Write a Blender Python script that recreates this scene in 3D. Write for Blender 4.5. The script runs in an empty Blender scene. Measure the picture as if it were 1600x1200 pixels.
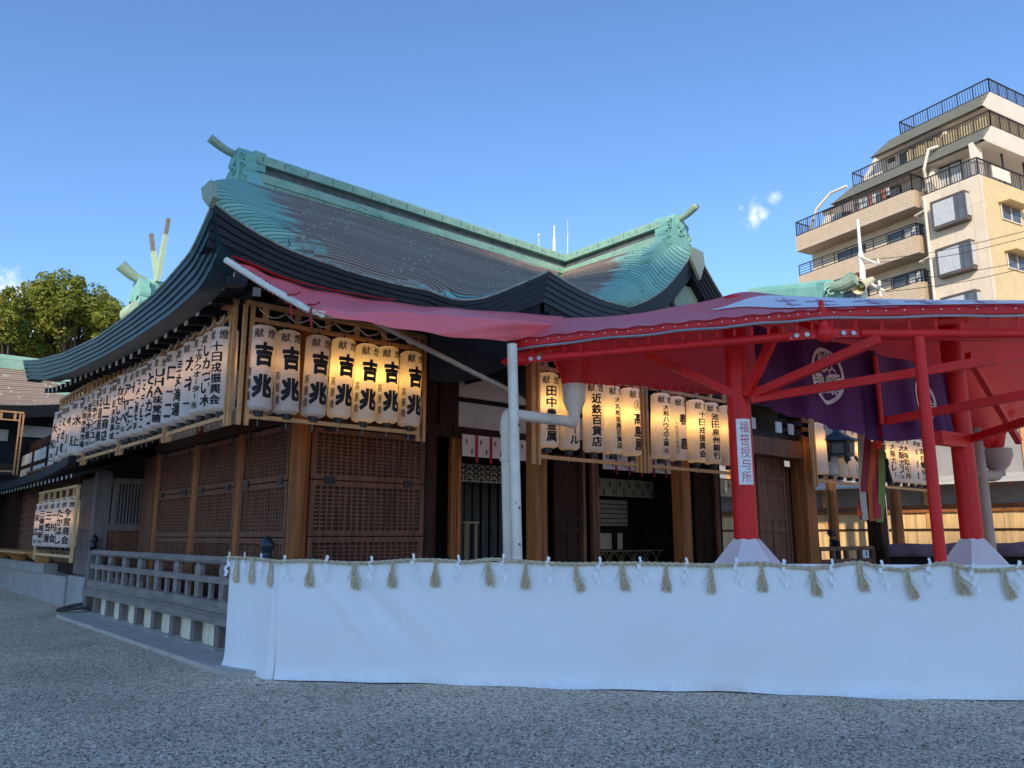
import bpy, bmesh, math, random
from mathutils import Vector as V, Matrix as M
R_ = math.radians
random.seed(11)
sc = bpy.context.scene
COL = sc.collection

# ------------------------------------------------------------ camera, sky, sun, exposure
F_PX, EYE = 1225.0, 1.6
PITCH = math.atan(237 / F_PX)
TH = math.atan(1450 / 1248.0)
FX, FY = math.cos(TH), math.sin(TH)
fwd = V((FX * math.cos(PITCH), FY * math.cos(PITCH), math.sin(PITCH)))
rt = V((FY, -FX, 0)); up = rt.cross(fwd)
camd = bpy.data.cameras.new("camera"); cam = bpy.data.objects.new("camera", camd); COL.objects.link(cam)
cam.matrix_world = M(((rt.x, up.x, -fwd.x, 0), (rt.y, up.y, -fwd.y, 0), (rt.z, up.z, -fwd.z, EYE), (0, 0, 0, 1)))
camd.sensor_width = 36; camd.lens = 36 * F_PX / 1600; camd.clip_end = 3000; camd.clip_start = 0.05
sc.camera = cam
SUN_EL = R_(27); SUN_XY = V((-0.826, -0.563, 0)).normalized()      # direction to the sun
w = bpy.data.worlds.new("World"); sc.world = w; w.use_nodes = True
def build_world():
    nt = w.node_tree; N = nt.nodes; L = nt.links
    N.clear()
    out = N.new('ShaderNodeOutputWorld'); bg = N.new('ShaderNodeBackground'); bg.inputs['Strength'].default_value = 0.15
    sky = N.new('ShaderNodeTexSky'); sky.sky_type = 'NISHITA'; sky.sun_disc = False
    sky.sun_elevation = SUN_EL; sky.sun_rotation = math.atan2(SUN_XY.x, SUN_XY.y)
    sky.air_density = 1.0; sky.dust_density = 0.15; sky.ozone_density = 6.2; sky.altitude = 0
    tc = N.new('ShaderNodeTexCoord')
    nz = N.new('ShaderNodeTexNoise'); nz.inputs['Scale'].default_value = 26; nz.inputs['Detail'].default_value = 6; nz.inputs['Roughness'].default_value = 0.62
    L.new(tc.outputs['Generated'], nz.inputs['Vector'])
    col = sky.outputs['Color']
    # small clouds: a direction, an angular size and a density each
    clouds = [(1176, 340, .030, .9), (1190, 336, .018, .7), (1210, 308, .016, .45), (1158, 325, .010, .3), (15, 455, .07, 1.6), (-60, 480, .12, 1.6), (60, 530, .10, 1.7), (110, 590, .09, 1.6)]
    acc = None
    for u, v, s, a in clouds:
        d = (fwd * F_PX + rt * (u - 800) + up * (600 - v)).normalized()
        vm = N.new('ShaderNodeVectorMath'); vm.operation = 'DISTANCE'; vm.inputs[1].default_value = d
        nm = N.new('ShaderNodeVectorMath'); nm.operation = 'NORMALIZE'; L.new(tc.outputs['Generated'], nm.inputs[0]); L.new(nm.outputs[0], vm.inputs[0])
        mr = N.new('ShaderNodeMapRange'); mr.inputs[1].default_value = s; mr.inputs[2].default_value = 0; mr.inputs[3].default_value = -0.25; mr.inputs[4].default_value = .75
        L.new(vm.outputs['Value'], mr.inputs[0])
        ad = N.new('ShaderNodeMath'); ad.operation = 'ADD'; L.new(mr.outputs[0], ad.inputs[0])
        m2 = N.new('ShaderNodeMapRange'); m2.inputs[1].default_value = .3; m2.inputs[2].default_value = .8; m2.inputs[3].default_value = -.55; m2.inputs[4].default_value = .4; m2.clamp = False
        L.new(nz.outputs['Fac'], m2.inputs[0]); L.new(m2.outputs[0], ad.inputs[1])
        ss = N.new('ShaderNodeMapRange'); ss.interpolation_type = 'SMOOTHSTEP'; ss.inputs[1].default_value = 0.05; ss.inputs[2].default_value = .75; ss.inputs[4].default_value = min(1, a)
        L.new(ad.outputs[0], ss.inputs[0])
        if acc is None: acc = ss.outputs[0]
        else:
            mx = N.new('ShaderNodeMath'); mx.operation = 'MAXIMUM'; L.new(acc, mx.inputs[0]); L.new(ss.outputs[0], mx.inputs[1]); acc = mx.outputs[0]
    mix = N.new('ShaderNodeMix'); mix.data_type = 'RGBA'; L.new(acc, mix.inputs['Factor']); L.new(col, mix.inputs['A']); mix.inputs['B'].default_value = (5.2, 5.3, 5.6, 1)
    L.new(mix.outputs['Result'], bg.inputs['Color']); L.new(bg.outputs[0], out.inputs[0])
build_world()
sund = bpy.data.lights.new("sun", 'SUN'); sund.energy = 3.0; sund.angle = R_(0.53); sund.color = (1, .87, .68)
sun = bpy.data.objects.new("sun", sund); COL.objects.link(sun)
sdir = V((SUN_XY.x * math.cos(SUN_EL), SUN_XY.y * math.cos(SUN_EL), math.sin(SUN_EL)))
sun.rotation_euler = sdir.to_track_quat('Z', 'Y').to_euler(); sun.location = (0, 0, 60)
sc.view_settings.view_transform = 'Standard'; sc.view_settings.look = 'None'; sc.view_settings.gamma = 1
sc.view_settings.exposure = 0.72
sc.cycles.max_bounces = 6; sc.cycles.transparent_max_bounces = 6; sc.cycles.caustics_reflective = False; sc.cycles.caustics_refractive = False
sc.cycles.sample_clamp_indirect = 3

# ------------------------------------------------------------ measuring helpers: a sight line met with a real plane
EYEV = V((0, 0, EYE))
def ray(u, v): return fwd * F_PX + rt * (u - 800) + up * (600 - v)
def onx(u, v, x): r = ray(u, v); return EYEV + r * (x / r.x)
def ony(u, v, y): r = ray(u, v); return EYEV + r * (y / r.y)
def onz(u, v, z=0): r = ray(u, v); return EYEV + r * ((z - EYE) / r.z)
def ond(u, v, d): r = ray(u, v); return EYEV + r * (d / (r.x * FX + r.y * FY))
def onpl(u, v, a, b):
    n = V((b.y - a.y, a.x - b.x, 0)); r = ray(u, v); return EYEV + r * ((a - EYEV).dot(n) / r.dot(n))

# ------------------------------------------------------------ materials
MATS = {}
def mat(name, col, rough=.6, var=.25, vscale=3.0, bump=0.0, bscale=40.0, stretch=None, spec=.4, metal=0.0, col2=None, emit=None, detail=5, coat=0):
    m = bpy.data.materials.new(name); m.use_nodes = True; MATS[name] = m
    nt = m.node_tree; N = nt.nodes; L = nt.links; b = N['Principled BSDF']
    b.inputs['Roughness'].default_value = rough; b.inputs['Specular IOR Level'].default_value = spec; b.inputs['Metallic'].default_value = metal
    if coat: b.inputs['Coat Weight'].default_value = coat
    tc = N.new('ShaderNodeTexCoord'); mp = N.new('ShaderNodeMapping'); L.new(tc.outputs['Object'], mp.inputs['Vector'])
    if stretch: mp.inputs['Scale'].default_value = stretch
    nz = N.new('ShaderNodeTexNoise'); nz.inputs['Scale'].default_value = vscale; nz.inputs['Detail'].default_value = detail; nz.inputs['Roughness'].default_value = .65
    L.new(mp.outputs[0], nz.inputs['Vector'])
    mr = N.new('ShaderNodeMapRange'); mr.inputs[1].default_value = .3; mr.inputs[2].default_value = .7; L.new(nz.outputs['Fac'], mr.inputs[0])
    mx = N.new('ShaderNodeMix'); mx.data_type = 'RGBA'; L.new(mr.outputs[0], mx.inputs['Factor'])
    c2 = col2 or tuple(min(1, c * (1 + var)) for c in col); c1 = tuple(c * (1 - var) for c in col) if not col2 else col
    mx.inputs['A'].default_value = (*c1, 1); mx.inputs['B'].default_value = (*c2, 1)
    L.new(mx.outputs['Result'], b.inputs['Base Color'])
    if bump:
        bz = N.new('ShaderNodeTexNoise'); bz.inputs['Scale'].default_value = bscale; bz.inputs['Detail'].default_value = 4; L.new(mp.outputs[0], bz.inputs['Vector'])
        bp = N.new('ShaderNodeBump'); bp.inputs['Strength'].default_value = bump; bp.inputs['Distance'].default_value = .02; L.new(bz.outputs['Fac'], bp.inputs['Height']); L.new(bp.outputs[0], b.inputs['Normal'])
    if emit: b.inputs['Emission Color'].default_value = (*emit[:3], 1); b.inputs['Emission Strength'].default_value = emit[3]
    return m
VERT = (6, 6, .35); HOR = (.4, 6, 6)
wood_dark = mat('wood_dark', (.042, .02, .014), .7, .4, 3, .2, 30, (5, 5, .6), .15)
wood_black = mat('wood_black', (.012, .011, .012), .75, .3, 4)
wood_brown = mat('wood_brown', (.185, .088, .055), .65, .4, 3, .25, 30, VERT, .2)
wood_pillar = mat('wood_pillar', (.30, .105, .03), .55, .45, 2.5, .15, 25, VERT, .25)
wood_grey = mat('wood_grey', (.255, .215, .195), .75, .25, 3, .3, 30, (3, .7, 3))
wood_greyv = mat('wood_grey_upright', (.19, .165, .155), .75, .3, 3, .3, 30, VERT)
wood_fresh = mat('wood_fresh', (.60, .30, .12), .6, .18, 2, .1, 30, (4, 4, 4))
wood_gold = mat('wood_gold', (.72, .47, .22), .6, .3, 2.2, .1, 20, (3, 3, .25))
plaster = mat('plaster', (.62, .58, .53), .8, .1, 2)
plaster_warm = mat('plaster_cream', (.82, .74, .58), .85, .12, 2, .1, 8)
stone = mat('stone', (.36, .36, .34), .85, .16, 1.6, .3, 40)
stone_slab = mat('stone_slab', (.46, .43, .38), .85, .12, 2, .2, 60)
def copper(name, a, b, c, sc1=1.6, sc2=9):
    m = mat(name, a, .55, .2, sc1, .15, 14, None, .4, 0, b)
    nt = m.node_tree; N = nt.nodes; L = nt.links; bs = N['Principled BSDF']
    src = bs.inputs['Base Color'].links[0].from_socket
    tc = N.new('ShaderNodeTexCoord'); nz = N.new('ShaderNodeTexNoise'); nz.inputs['Scale'].default_value = sc2; nz.inputs['Detail'].default_value = 7; nz.inputs['Roughness'].default_value = .7
    L.new(tc.outputs['Object'], nz.inputs['Vector'])
    mr = N.new('ShaderNodeMapRange'); mr.inputs[1].default_value = .56; mr.inputs[2].default_value = .72; L.new(nz.outputs['Fac'], mr.inputs[0])
    mx = N.new('ShaderNodeMix'); mx.data_type = 'RGBA'; L.new(mr.outputs[0], mx.inputs['Factor']); L.new(src, mx.inputs['A']); mx.inputs['B'].default_value = (*c, 1)
    L.new(mx.outputs['Result'], bs.inputs['Base Color']); return m
verdigris = copper('verdigris', (.17, .42, .36), (.30, .56, .47), (.20, .24, .17))
verdigris_old = copper('verdigris_old', (.22, .34, .25), (.34, .44, .33), (.10, .10, .08), 2.2, 6)
copper_dark = mat('copper_dark', (.011, .014, .018), .5, .45, 3, .1, 12, (1, 1, 6), .35)
copper_teal_sheen = mat('copper_teal_sheen', (.012, .045, .055), .4, .5, 3, .1, 12, (1, 1, 6), .5)  # sky reflection on the dark side fascia, painted in as teal
copper_edge = mat('copper_edge', (.30, .36, .30), .55, .5, 6)
recess_grey = mat('recess_grey', (.10, .115, .12), .7, .4, 5)
red_paint = mat('red_paint', (.68, .018, .018), .45, .12, 2, 0, 40, None, .3)
white_pole = mat('white_paint', (.76, .71, .60), .45, .12, 6)
pvc = mat('pvc_grey', (.74, .68, .56), .4, .06, 3)
pale_base = mat('pale_canvas', (.74, .68, .70), .6, .06, 2)
paper_w = mat('paper_white', (.86, .86, .87), .8, .03, 3)
ink = mat('ink', (.012, .012, .018), .7, .1, 3)
ink_red = mat('ink_red', (.55, .06, .07), .7, .05, 3)
ink_brown = mat('ink_brown', (.05, .015, .02), .7, .05, 3)
black_plastic = mat('black_plastic', (.015, .015, .017), .45, .1, 3)
bronze = mat('bronze', (.035, .05, .06), .4, .4, 8, 0, 40, None, .5, .6)
steel = mat('galvanised_steel', (.38, .39, .40), .4, .1, 4, 0, 40, None, .5, .7)
straw = mat('straw', (.68, .56, .39), .8, .35, 30)
rope_m = mat('rope', (.56, .46, .31), .85, .3, 25, .3, 60)
purple = mat('purple_cloth', (.105, .016, .105), .7, .2, 2, .1, 8)
crest_m = mat('crest_white', (.88, .74, .72), .8, .04, 4)
noren_w = mat('noren_white', (.80, .66, .60), .85, .06, 3)
noren_red = mat('noren_red', (.38, .02, .03), .7, .1, 4)
def specks(m, col, scale, thr, stretch=(1, 1, 1), soft=.02, amount=1.0):
    nt = m.node_tree; N = nt.nodes; L = nt.links; b = N['Principled BSDF']; src = b.inputs['Base Color'].links[0].from_socket
    tc = N.new('ShaderNodeTexCoord'); mp = N.new('ShaderNodeMapping'); mp.inputs['Scale'].default_value = stretch; nz = N.new('ShaderNodeTexNoise'); nz.inputs['Scale'].default_value = scale; nz.inputs['Detail'].default_value = 3
    L.new(tc.outputs['Object'], mp.inputs['Vector']); L.new(mp.outputs[0], nz.inputs['Vector'])
    mr = N.new('ShaderNodeMapRange'); mr.inputs[1].default_value = thr; mr.inputs[2].default_value = thr + soft; mr.inputs[4].default_value = amount; L.new(nz.outputs['Fac'], mr.inputs[0])
    mx = N.new('ShaderNodeMix'); mx.data_type = 'RGBA'; L.new(mr.outputs[0], mx.inputs['Factor']); L.new(src, mx.inputs['A']); mx.inputs['B'].default_value = (*col, 1); L.new(mx.outputs['Result'], b.inputs['Base Color'])
specks(red_paint, (.75, .45, .40), 22, .73); specks(red_paint, (.30, .012, .012), 3.5, .60, (1, 1, .35), .18, .6)
specks(pvc, (.10, .09, .08), 16, .72); specks(pvc, (.45, .40, .32), 2.5, .56, (1, 1, .3), .2, .6); specks(white_pole, (.08, .07, .06), 14, .71); specks(white_pole, (.42, .37, .29), 3, .56, (1, 1, .3), .2, .6)
specks(wood_pillar, (.10, .045, .02), 2.2, .54, (5, 5, .25), .2, .7); specks(wood_brown, (.075, .04, .03), 2.0, .55, (4, 4, .5), .2, .6)
specks(wood_grey, (.12, .10, .095), 2.5, .55, (3, .4, 3), .2, .6); specks(plaster, (.36, .32, .28), 1.5, .55, (1, 1, .5), .25, .6)
def translucent(name, col, tr=.5, rough=.6):
    m = bpy.data.materials.new(name); m.use_nodes = True; N = m.node_tree.nodes; L = m.node_tree.links
    b = N['Principled BSDF']; b.inputs['Base Color'].default_value = (*col, 1); b.inputs['Roughness'].default_value = rough; b.inputs['Specular IOR Level'].default_value = .2
    nz = N.new('ShaderNodeTexNoise'); nz.inputs['Scale'].default_value = 9; nz.inputs['Detail'].default_value = 6
    tc = N.new('ShaderNodeTexCoord'); L.new(tc.outputs['Object'], nz.inputs['Vector'])
    mx0 = N.new('ShaderNodeMix'); mx0.data_type = 'RGBA'; L.new(nz.outputs['Fac'], mx0.inputs['Factor'])
    mx0.inputs['A'].default_value = (*[c * .93 for c in col], 1); mx0.inputs['B'].default_value = (*[min(1, c * 1.05) for c in col], 1); L.new(mx0.outputs['Result'], b.inputs['Base Color'])
    t = N.new('ShaderNodeBsdfTranslucent'); t.inputs['Color'].default_value = (col[0], col[1] * .93, col[2] * .85, 1)
    mx = N.new('ShaderNodeMixShader'); mx.inputs[0].default_value = tr; L.new(b.outputs[0], mx.inputs[1]); L.new(t.outputs[0], mx.inputs[2]); L.new(mx.outputs[0], N['Material Output'].inputs[0])
    MATS[name] = m; return m
red_cloth = translucent('red_canvas', (.85, .045, .045), .5, .5)
pink_cloth = translucent('awning_canvas', (1.0, .18, .19), .02, .5)
for m_ in (red_cloth, pink_cloth): m_.node_tree.nodes['Principled BSDF'].inputs['Specular IOR Level'].default_value = .5; m_.node_tree.nodes['Principled BSDF'].inputs['Coat Weight'].default_value = .25; m_.node_tree.nodes['Principled BSDF'].inputs['Coat Roughness'].default_value = .22; m_.node_tree.nodes['Principled BSDF'].inputs['Coat IOR'].default_value = 1.6
lantern_paper = translucent('lantern_paper', (.82, .82, .80), .52)
leaf_m = translucent('leaf', (.30, .31, .05), .4)
leaf2_m = translucent('leaf_dark', (.13, .18, .035), .35)
for m_ in (pink_cloth,): specks(m_, (.62, .13, .17), 1.4, .52, (1, 1, 1), .3, .5)
bark = mat('bark', (.07, .055, .045), .9, .3, 6, .5, 20)
def cloth_white():
    m = mat('white_cloth', (.86, .87, .88), .62, .02, 1.0, .05, 200, None, .3); return m
cloth_w = cloth_white()
def hem_dirt(m):
    nt = m.node_tree; N = nt.nodes; L = nt.links; b = N['Principled BSDF']; src = b.inputs['Base Color'].links[0].from_socket
    tc = N.new('ShaderNodeTexCoord'); sx = N.new('ShaderNodeSeparateXYZ'); L.new(tc.outputs['Object'], sx.inputs[0])
    h = N.new('ShaderNodeMapRange'); h.inputs[1].default_value = .0; h.inputs[2].default_value = .16; h.inputs[3].default_value = .62; h.inputs[4].default_value = .30; L.new(sx.outputs[2], h.inputs[0])
    nz = N.new('ShaderNodeTexNoise'); nz.inputs['Scale'].default_value = 9; nz.inputs['Detail'].default_value = 8; nz.inputs['Roughness'].default_value = .75; L.new(tc.outputs['Object'], nz.inputs['Vector'])
    lt = N.new('ShaderNodeMath'); lt.operation = 'SUBTRACT'; L.new(h.outputs[0], lt.inputs[0]); L.new(nz.outputs['Fac'], lt.inputs[1])
    mr = N.new('ShaderNodeMapRange'); mr.inputs[1].default_value = 0; mr.inputs[2].default_value = .2; mr.inputs[4].default_value = .22; L.new(lt.outputs[0], mr.inputs[0])
    mx = N.new('ShaderNodeMix'); mx.data_type = 'RGBA'; L.new(mr.outputs[0], mx.inputs['Factor']); L.new(src, mx.inputs['A']); mx.inputs['B'].default_value = (.42, .40, .36, 1); L.new(mx.outputs['Result'], b.inputs['Base Color'])
hem_dirt(cloth_w)
def gravel_mat():
    m = bpy.data.materials.new('gravel'); m.use_nodes = True; N = m.node_tree.nodes; L = m.node_tree.links; b = N['Principled BSDF']
    b.inputs['Roughness'].default_value = .85; b.inputs['Specular IOR Level'].default_value = .25
    tc = N.new('ShaderNodeTexCoord')
    vo = N.new('ShaderNodeTexVoronoi'); vo.inputs['Scale'].default_value = 62; L.new(tc.outputs['Object'], vo.inputs['Vector'])
    vo2 = N.new('ShaderNodeTexVoronoi'); vo2.inputs['Scale'].default_value = 36; L.new(tc.outputs['Object'], vo2.inputs['Vector'])
    nz = N.new('ShaderNodeTexNoise'); nz.inputs['Scale'].default_value = .7; nz.inputs['Detail'].default_value = 5; L.new(tc.outputs['Object'], nz.inputs['Vector'])
    sp = N.new('ShaderNodeSeparateColor'); L.new(vo.outputs['Color'], sp.inputs[0])
    sp2 = N.new('ShaderNodeSeparateColor'); L.new(vo2.outputs['Color'], sp2.inputs[0])
    ad = N.new('ShaderNodeMath'); ad.operation = 'ADD'; L.new(sp.outputs[0], ad.inputs[0]); L.new(sp2.outputs[1], ad.inputs[1])
    ramp = N.new('ShaderNodeValToRGB'); e = ramp.color_ramp.elements
    e[0].position = .15; e[0].color = (.17, .132, .095, 1); e[1].position = .95; e[1].color = (.98, .82, .62, 1)
    for p, c in ((.42, (.60, .465, .335, 1)), (.7, (.84, .66, .485, 1))): k = e.new(p); k.color = c
    hf = N.new('ShaderNodeMath'); hf.operation = 'MULTIPLY'; hf.inputs[1].default_value = .5; L.new(ad.outputs[0], hf.inputs[0]); L.new(hf.outputs[0], ramp.inputs[0])
    mr = N.new('ShaderNodeMapRange'); mr.inputs[1].default_value = .3; mr.inputs[2].default_value = .7; mr.inputs[3].default_value = .82; mr.inputs[4].default_value = 1.15; L.new(nz.outputs['Fac'], mr.inputs[0])
    mu = N.new('ShaderNodeMix'); mu.data_type = 'RGBA'; mu.blend_type = 'MULTIPLY'; mu.inputs['Factor'].default_value = 1; L.new(ramp.outputs[0], mu.inputs['A']); L.new(mr.outputs[0], mu.inputs['B']); L.new(mu.outputs['Result'], b.inputs['Base Color'])
    bp = N.new('ShaderNodeBump'); bp.inputs['Strength'].default_value = .6; bp.inputs['Distance'].default_value = .012; bp.invert = True; L.new(vo.outputs['Distance'], bp.inputs['Height'])
    bp2 = N.new('ShaderNodeBump'); bp2.inputs['Strength'].default_value = .5; bp2.inputs['Distance'].default_value = .02; bp2.invert = True; L.new(vo2.outputs['Distance'], bp2.inputs['Height']); L.new(bp2.outputs[0], bp.inputs['Normal'])
    L.new(bp.outputs[0], b.inputs['Normal']); return m
gravel = gravel_mat()
def tile_mat(name, rows, green_left=True):
    """copper shingle courses laid along the UV: u runs along the course, v counts the courses; a second UV tells where the verdigris is"""
    m = bpy.data.materials.new(name); m.use_nodes = True; N = m.node_tree.nodes; L = m.node_tree.links; b = N['Principled BSDF']
    b.inputs['Roughness'].default_value = .75; b.inputs['Specular IOR Level'].default_value = .12
    uv = N.new('ShaderNodeUVMap'); uv.uv_map = 'courses'; uvb = N.new('ShaderNodeUVMap'); uvb.uv_map = 'patina'
    br = N.new('ShaderNodeTexBrick'); br.inputs['Scale'].default_value = 1; br.inputs['Mortar Size'].default_value = .10; br.inputs['Mortar Smooth'].default_value = .3
    br.inputs['Brick Width'].default_value = 17.0; br.inputs['Row Height'].default_value = 1; br.offset = 0
    s0 = N.new('ShaderNodeSeparateXYZ'); L.new(uv.outputs[0], s0.inputs[0]); fl = N.new('ShaderNodeMath'); fl.operation = 'FLOOR'; L.new(s0.outputs[1], fl.inputs[0])
    wn = N.new('ShaderNodeTexWhiteNoise'); wn.noise_dimensions = '1D'; L.new(fl.outputs[0], wn.inputs['W'])
    ma = N.new('ShaderNodeMath'); ma.operation = 'MULTIPLY_ADD'; ma.inputs[1].default_value = 9; L.new(wn.outputs['Value'], ma.inputs[0]); L.new(s0.outputs[0], ma.inputs[2])
    cb0 = N.new('ShaderNodeCombineXYZ'); L.new(ma.outputs[0], cb0.inputs[0]); L.new(s0.outputs[1], cb0.inputs[1]); L.new(cb0.outputs[0], br.inputs['Vector'])
    br.inputs['Color1'].default_value = (.05, .05, .05, 1); br.inputs['Color2'].default_value = (.95, .95, .95, 1); br.inputs['Mortar'].default_value = (.5, .5, .5, 1)
    sx = N.new('ShaderNodeSeparateXYZ'); L.new(uvb.outputs[0], sx.inputs[0])
    tc = N.new('ShaderNodeTexCoord'); nz = N.new('ShaderNodeTexNoise'); nz.inputs['Scale'].default_value = 1.9; nz.inputs['Detail'].default_value = 9; nz.inputs['Roughness'].default_value = .74; L.new(tc.outputs['Object'], nz.inputs['Vector'])
    a = N.new('ShaderNodeMath'); a.operation = 'ADD'; L.new(sx.outputs[0], a.inputs[0])
    nm = N.new('ShaderNodeMapRange'); nm.inputs[1].default_value = .25; nm.inputs[2].default_value = .75; nm.inputs[3].default_value = -.42; nm.inputs[4].default_value = .42; L.new(nz.outputs['Fac'], nm.inputs[0]); L.new(nm.outputs[0], a.inputs[1])
    s2 = N.new('ShaderNodeMath'); s2.operation = 'MULTIPLY_ADD'; s2.inputs[1].default_value = .34; L.new(br.outputs['Color'], s2.inputs[0]); L.new(a.outputs[0], s2.inputs[2])
    gm = N.new('ShaderNodeMapRange'); gm.interpolation_type = 'SMOOTHSTEP'; gm.inputs[1].default_value = .48; gm.inputs[2].default_value = .85; L.new(s2.outputs[0], gm.inputs[0])
    bc = N.new('ShaderNodeMix'); bc.data_type = 'RGBA'; L.new(br.outputs['Color'], bc.inputs['Factor']); bc.inputs['A'].default_value = (.155, .092, .066, 1); bc.inputs['B'].default_value = (.27, .175, .135, 1)
    gc = N.new('ShaderNodeMix'); gc.data_type = 'RGBA'; L.new(br.outputs['Color'], gc.inputs['Factor']); gc.inputs['A'].default_value = (.19, .44, .36, 1); gc.inputs['B'].default_value = (.32, .56, .45, 1)
    mixc = N.new('ShaderNodeMix'); mixc.data_type = 'RGBA'; L.new(gm.outputs[0], mixc.inputs['Factor']); L.new(bc.outputs['Result'], mixc.inputs['A']); L.new(gc.outputs['Result'], mixc.inputs['B'])
    mor = N.new('ShaderNodeMix'); mor.data_type = 'RGBA'; L.new(gm.outputs[0], mor.inputs['Factor']); mor.inputs['A'].default_value = (.50, .48, .38, 1); mor.inputs['B'].default_value = (.035, .075, .065, 1)  # pale edges on brown shingles: light catching the courses, painted into the joints
    fin = N.new('ShaderNodeMix'); fin.data_type = 'RGBA'; L.new(br.outputs['Fac'], fin.inputs['Factor']); L.new(mixc.outputs['Result'], fin.inputs['A']); L.new(mor.outputs['Result'], fin.inputs['B'])
    L.new(fin.outputs['Result'], b.inputs['Base Color'])
    bp = N.new('ShaderNodeBump'); bp.inputs['Strength'].default_value = .5; bp.inputs['Distance'].default_value = .02; bp.invert = True; L.new(br.outputs['Fac'], bp.inputs['Height']); L.new(bp.outputs[0], b.inputs['Normal'])
    return m
tiles = tile_mat('copper_shingles', 60)
def brickish(name, c1, c2, mortar, scale, bw, rh, ms=.02, rough=.7, lo=.93):
    m = bpy.data.materials.new(name); m.use_nodes = True; N = m.node_tree.nodes; L = m.node_tree.links; b = N['Principled BSDF']; b.inputs['Roughness'].default_value = rough
    uv = N.new('ShaderNodeUVMap'); uv.uv_map = 'face'
    br = N.new('ShaderNodeTexBrick'); L.new(uv.outputs[0], br.inputs['Vector']); br.inputs['Scale'].default_value = scale; br.inputs['Brick Width'].default_value = bw; br.inputs['Row Height'].default_value = rh; br.inputs['Mortar Size'].default_value = ms
    br.inputs['Color1'].default_value = (*c1, 1); br.inputs['Color2'].default_value = (*c2, 1); br.inputs['Mortar'].default_value = (*mortar, 1)
    tc = N.new('ShaderNodeTexCoord'); nz = N.new('ShaderNodeTexNoise'); nz.inputs['Scale'].default_value = 2; nz.inputs['Detail'].default_value = 7; L.new(tc.outputs['Object'], nz.inputs['Vector'])
    mr = N.new('ShaderNodeMapRange'); mr.inputs[1].default_value = .3; mr.inputs[2].default_value = .7; mr.inputs[3].default_value = lo; mr.inputs[4].default_value = 1.05; L.new(nz.outputs['Fac'], mr.inputs[0])
    mu = N.new('ShaderNodeMix'); mu.data_type = 'RGBA'; mu.blend_type = 'MULTIPLY'; mu.inputs['Factor'].default_value = 1; L.new(br.outputs['Color'], mu.inputs['A']); L.new(mr.outputs[0], mu.inputs['B']); L.new(mu.outputs['Result'], b.inputs['Base Color'])
    return m
apt_tile = brickish('buff_tile', (.58, .45, .32), (.68, .55, .40), (.46, .35, .24), 1, .33, .12, .035)
apt_panel = brickish('cream_panel', (.66, .55, .42), (.70, .59, .45), (.52, .42, .30), 1, 1.2, 3.1, .018)
apt_yellow = brickish('yellow_render', (.66, .50, .27), (.67, .51, .28), (.55, .42, .22), 1, 3.0, 3.1, .01)
apt_white = mat('apartment_white', (.74, .66, .56), .7, .06, 1)
apt_dark = mat('mansard_slate', (.15, .15, .12), .7, .15, 3)
apt_frame = mat('window_frame_brown', (.10, .08, .07), .5, .1, 3)
apt_iron = mat('iron_rail', (.03, .022, .02), .5, .1, 3)
apt_soffit = mat('apartment_soffit', (.52, .42, .33), .8, .08, 1)
glass = mat('window_glass', (.10, .12, .14), .08, .2, 1, 0, 40, None, .6)
curtain_m = mat('net_curtain', (.46, .48, .50), .8, .35, 9, 0, 40, (5, 5, .4))
shoji = brickish('shoji_paper', (.62, .60, .54), (.62, .60, .54), (.05, .03, .02), 1, .12, .12, .012)
tatami = mat('tatami', (.30, .25, .14), .8, .2, 6)

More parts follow.
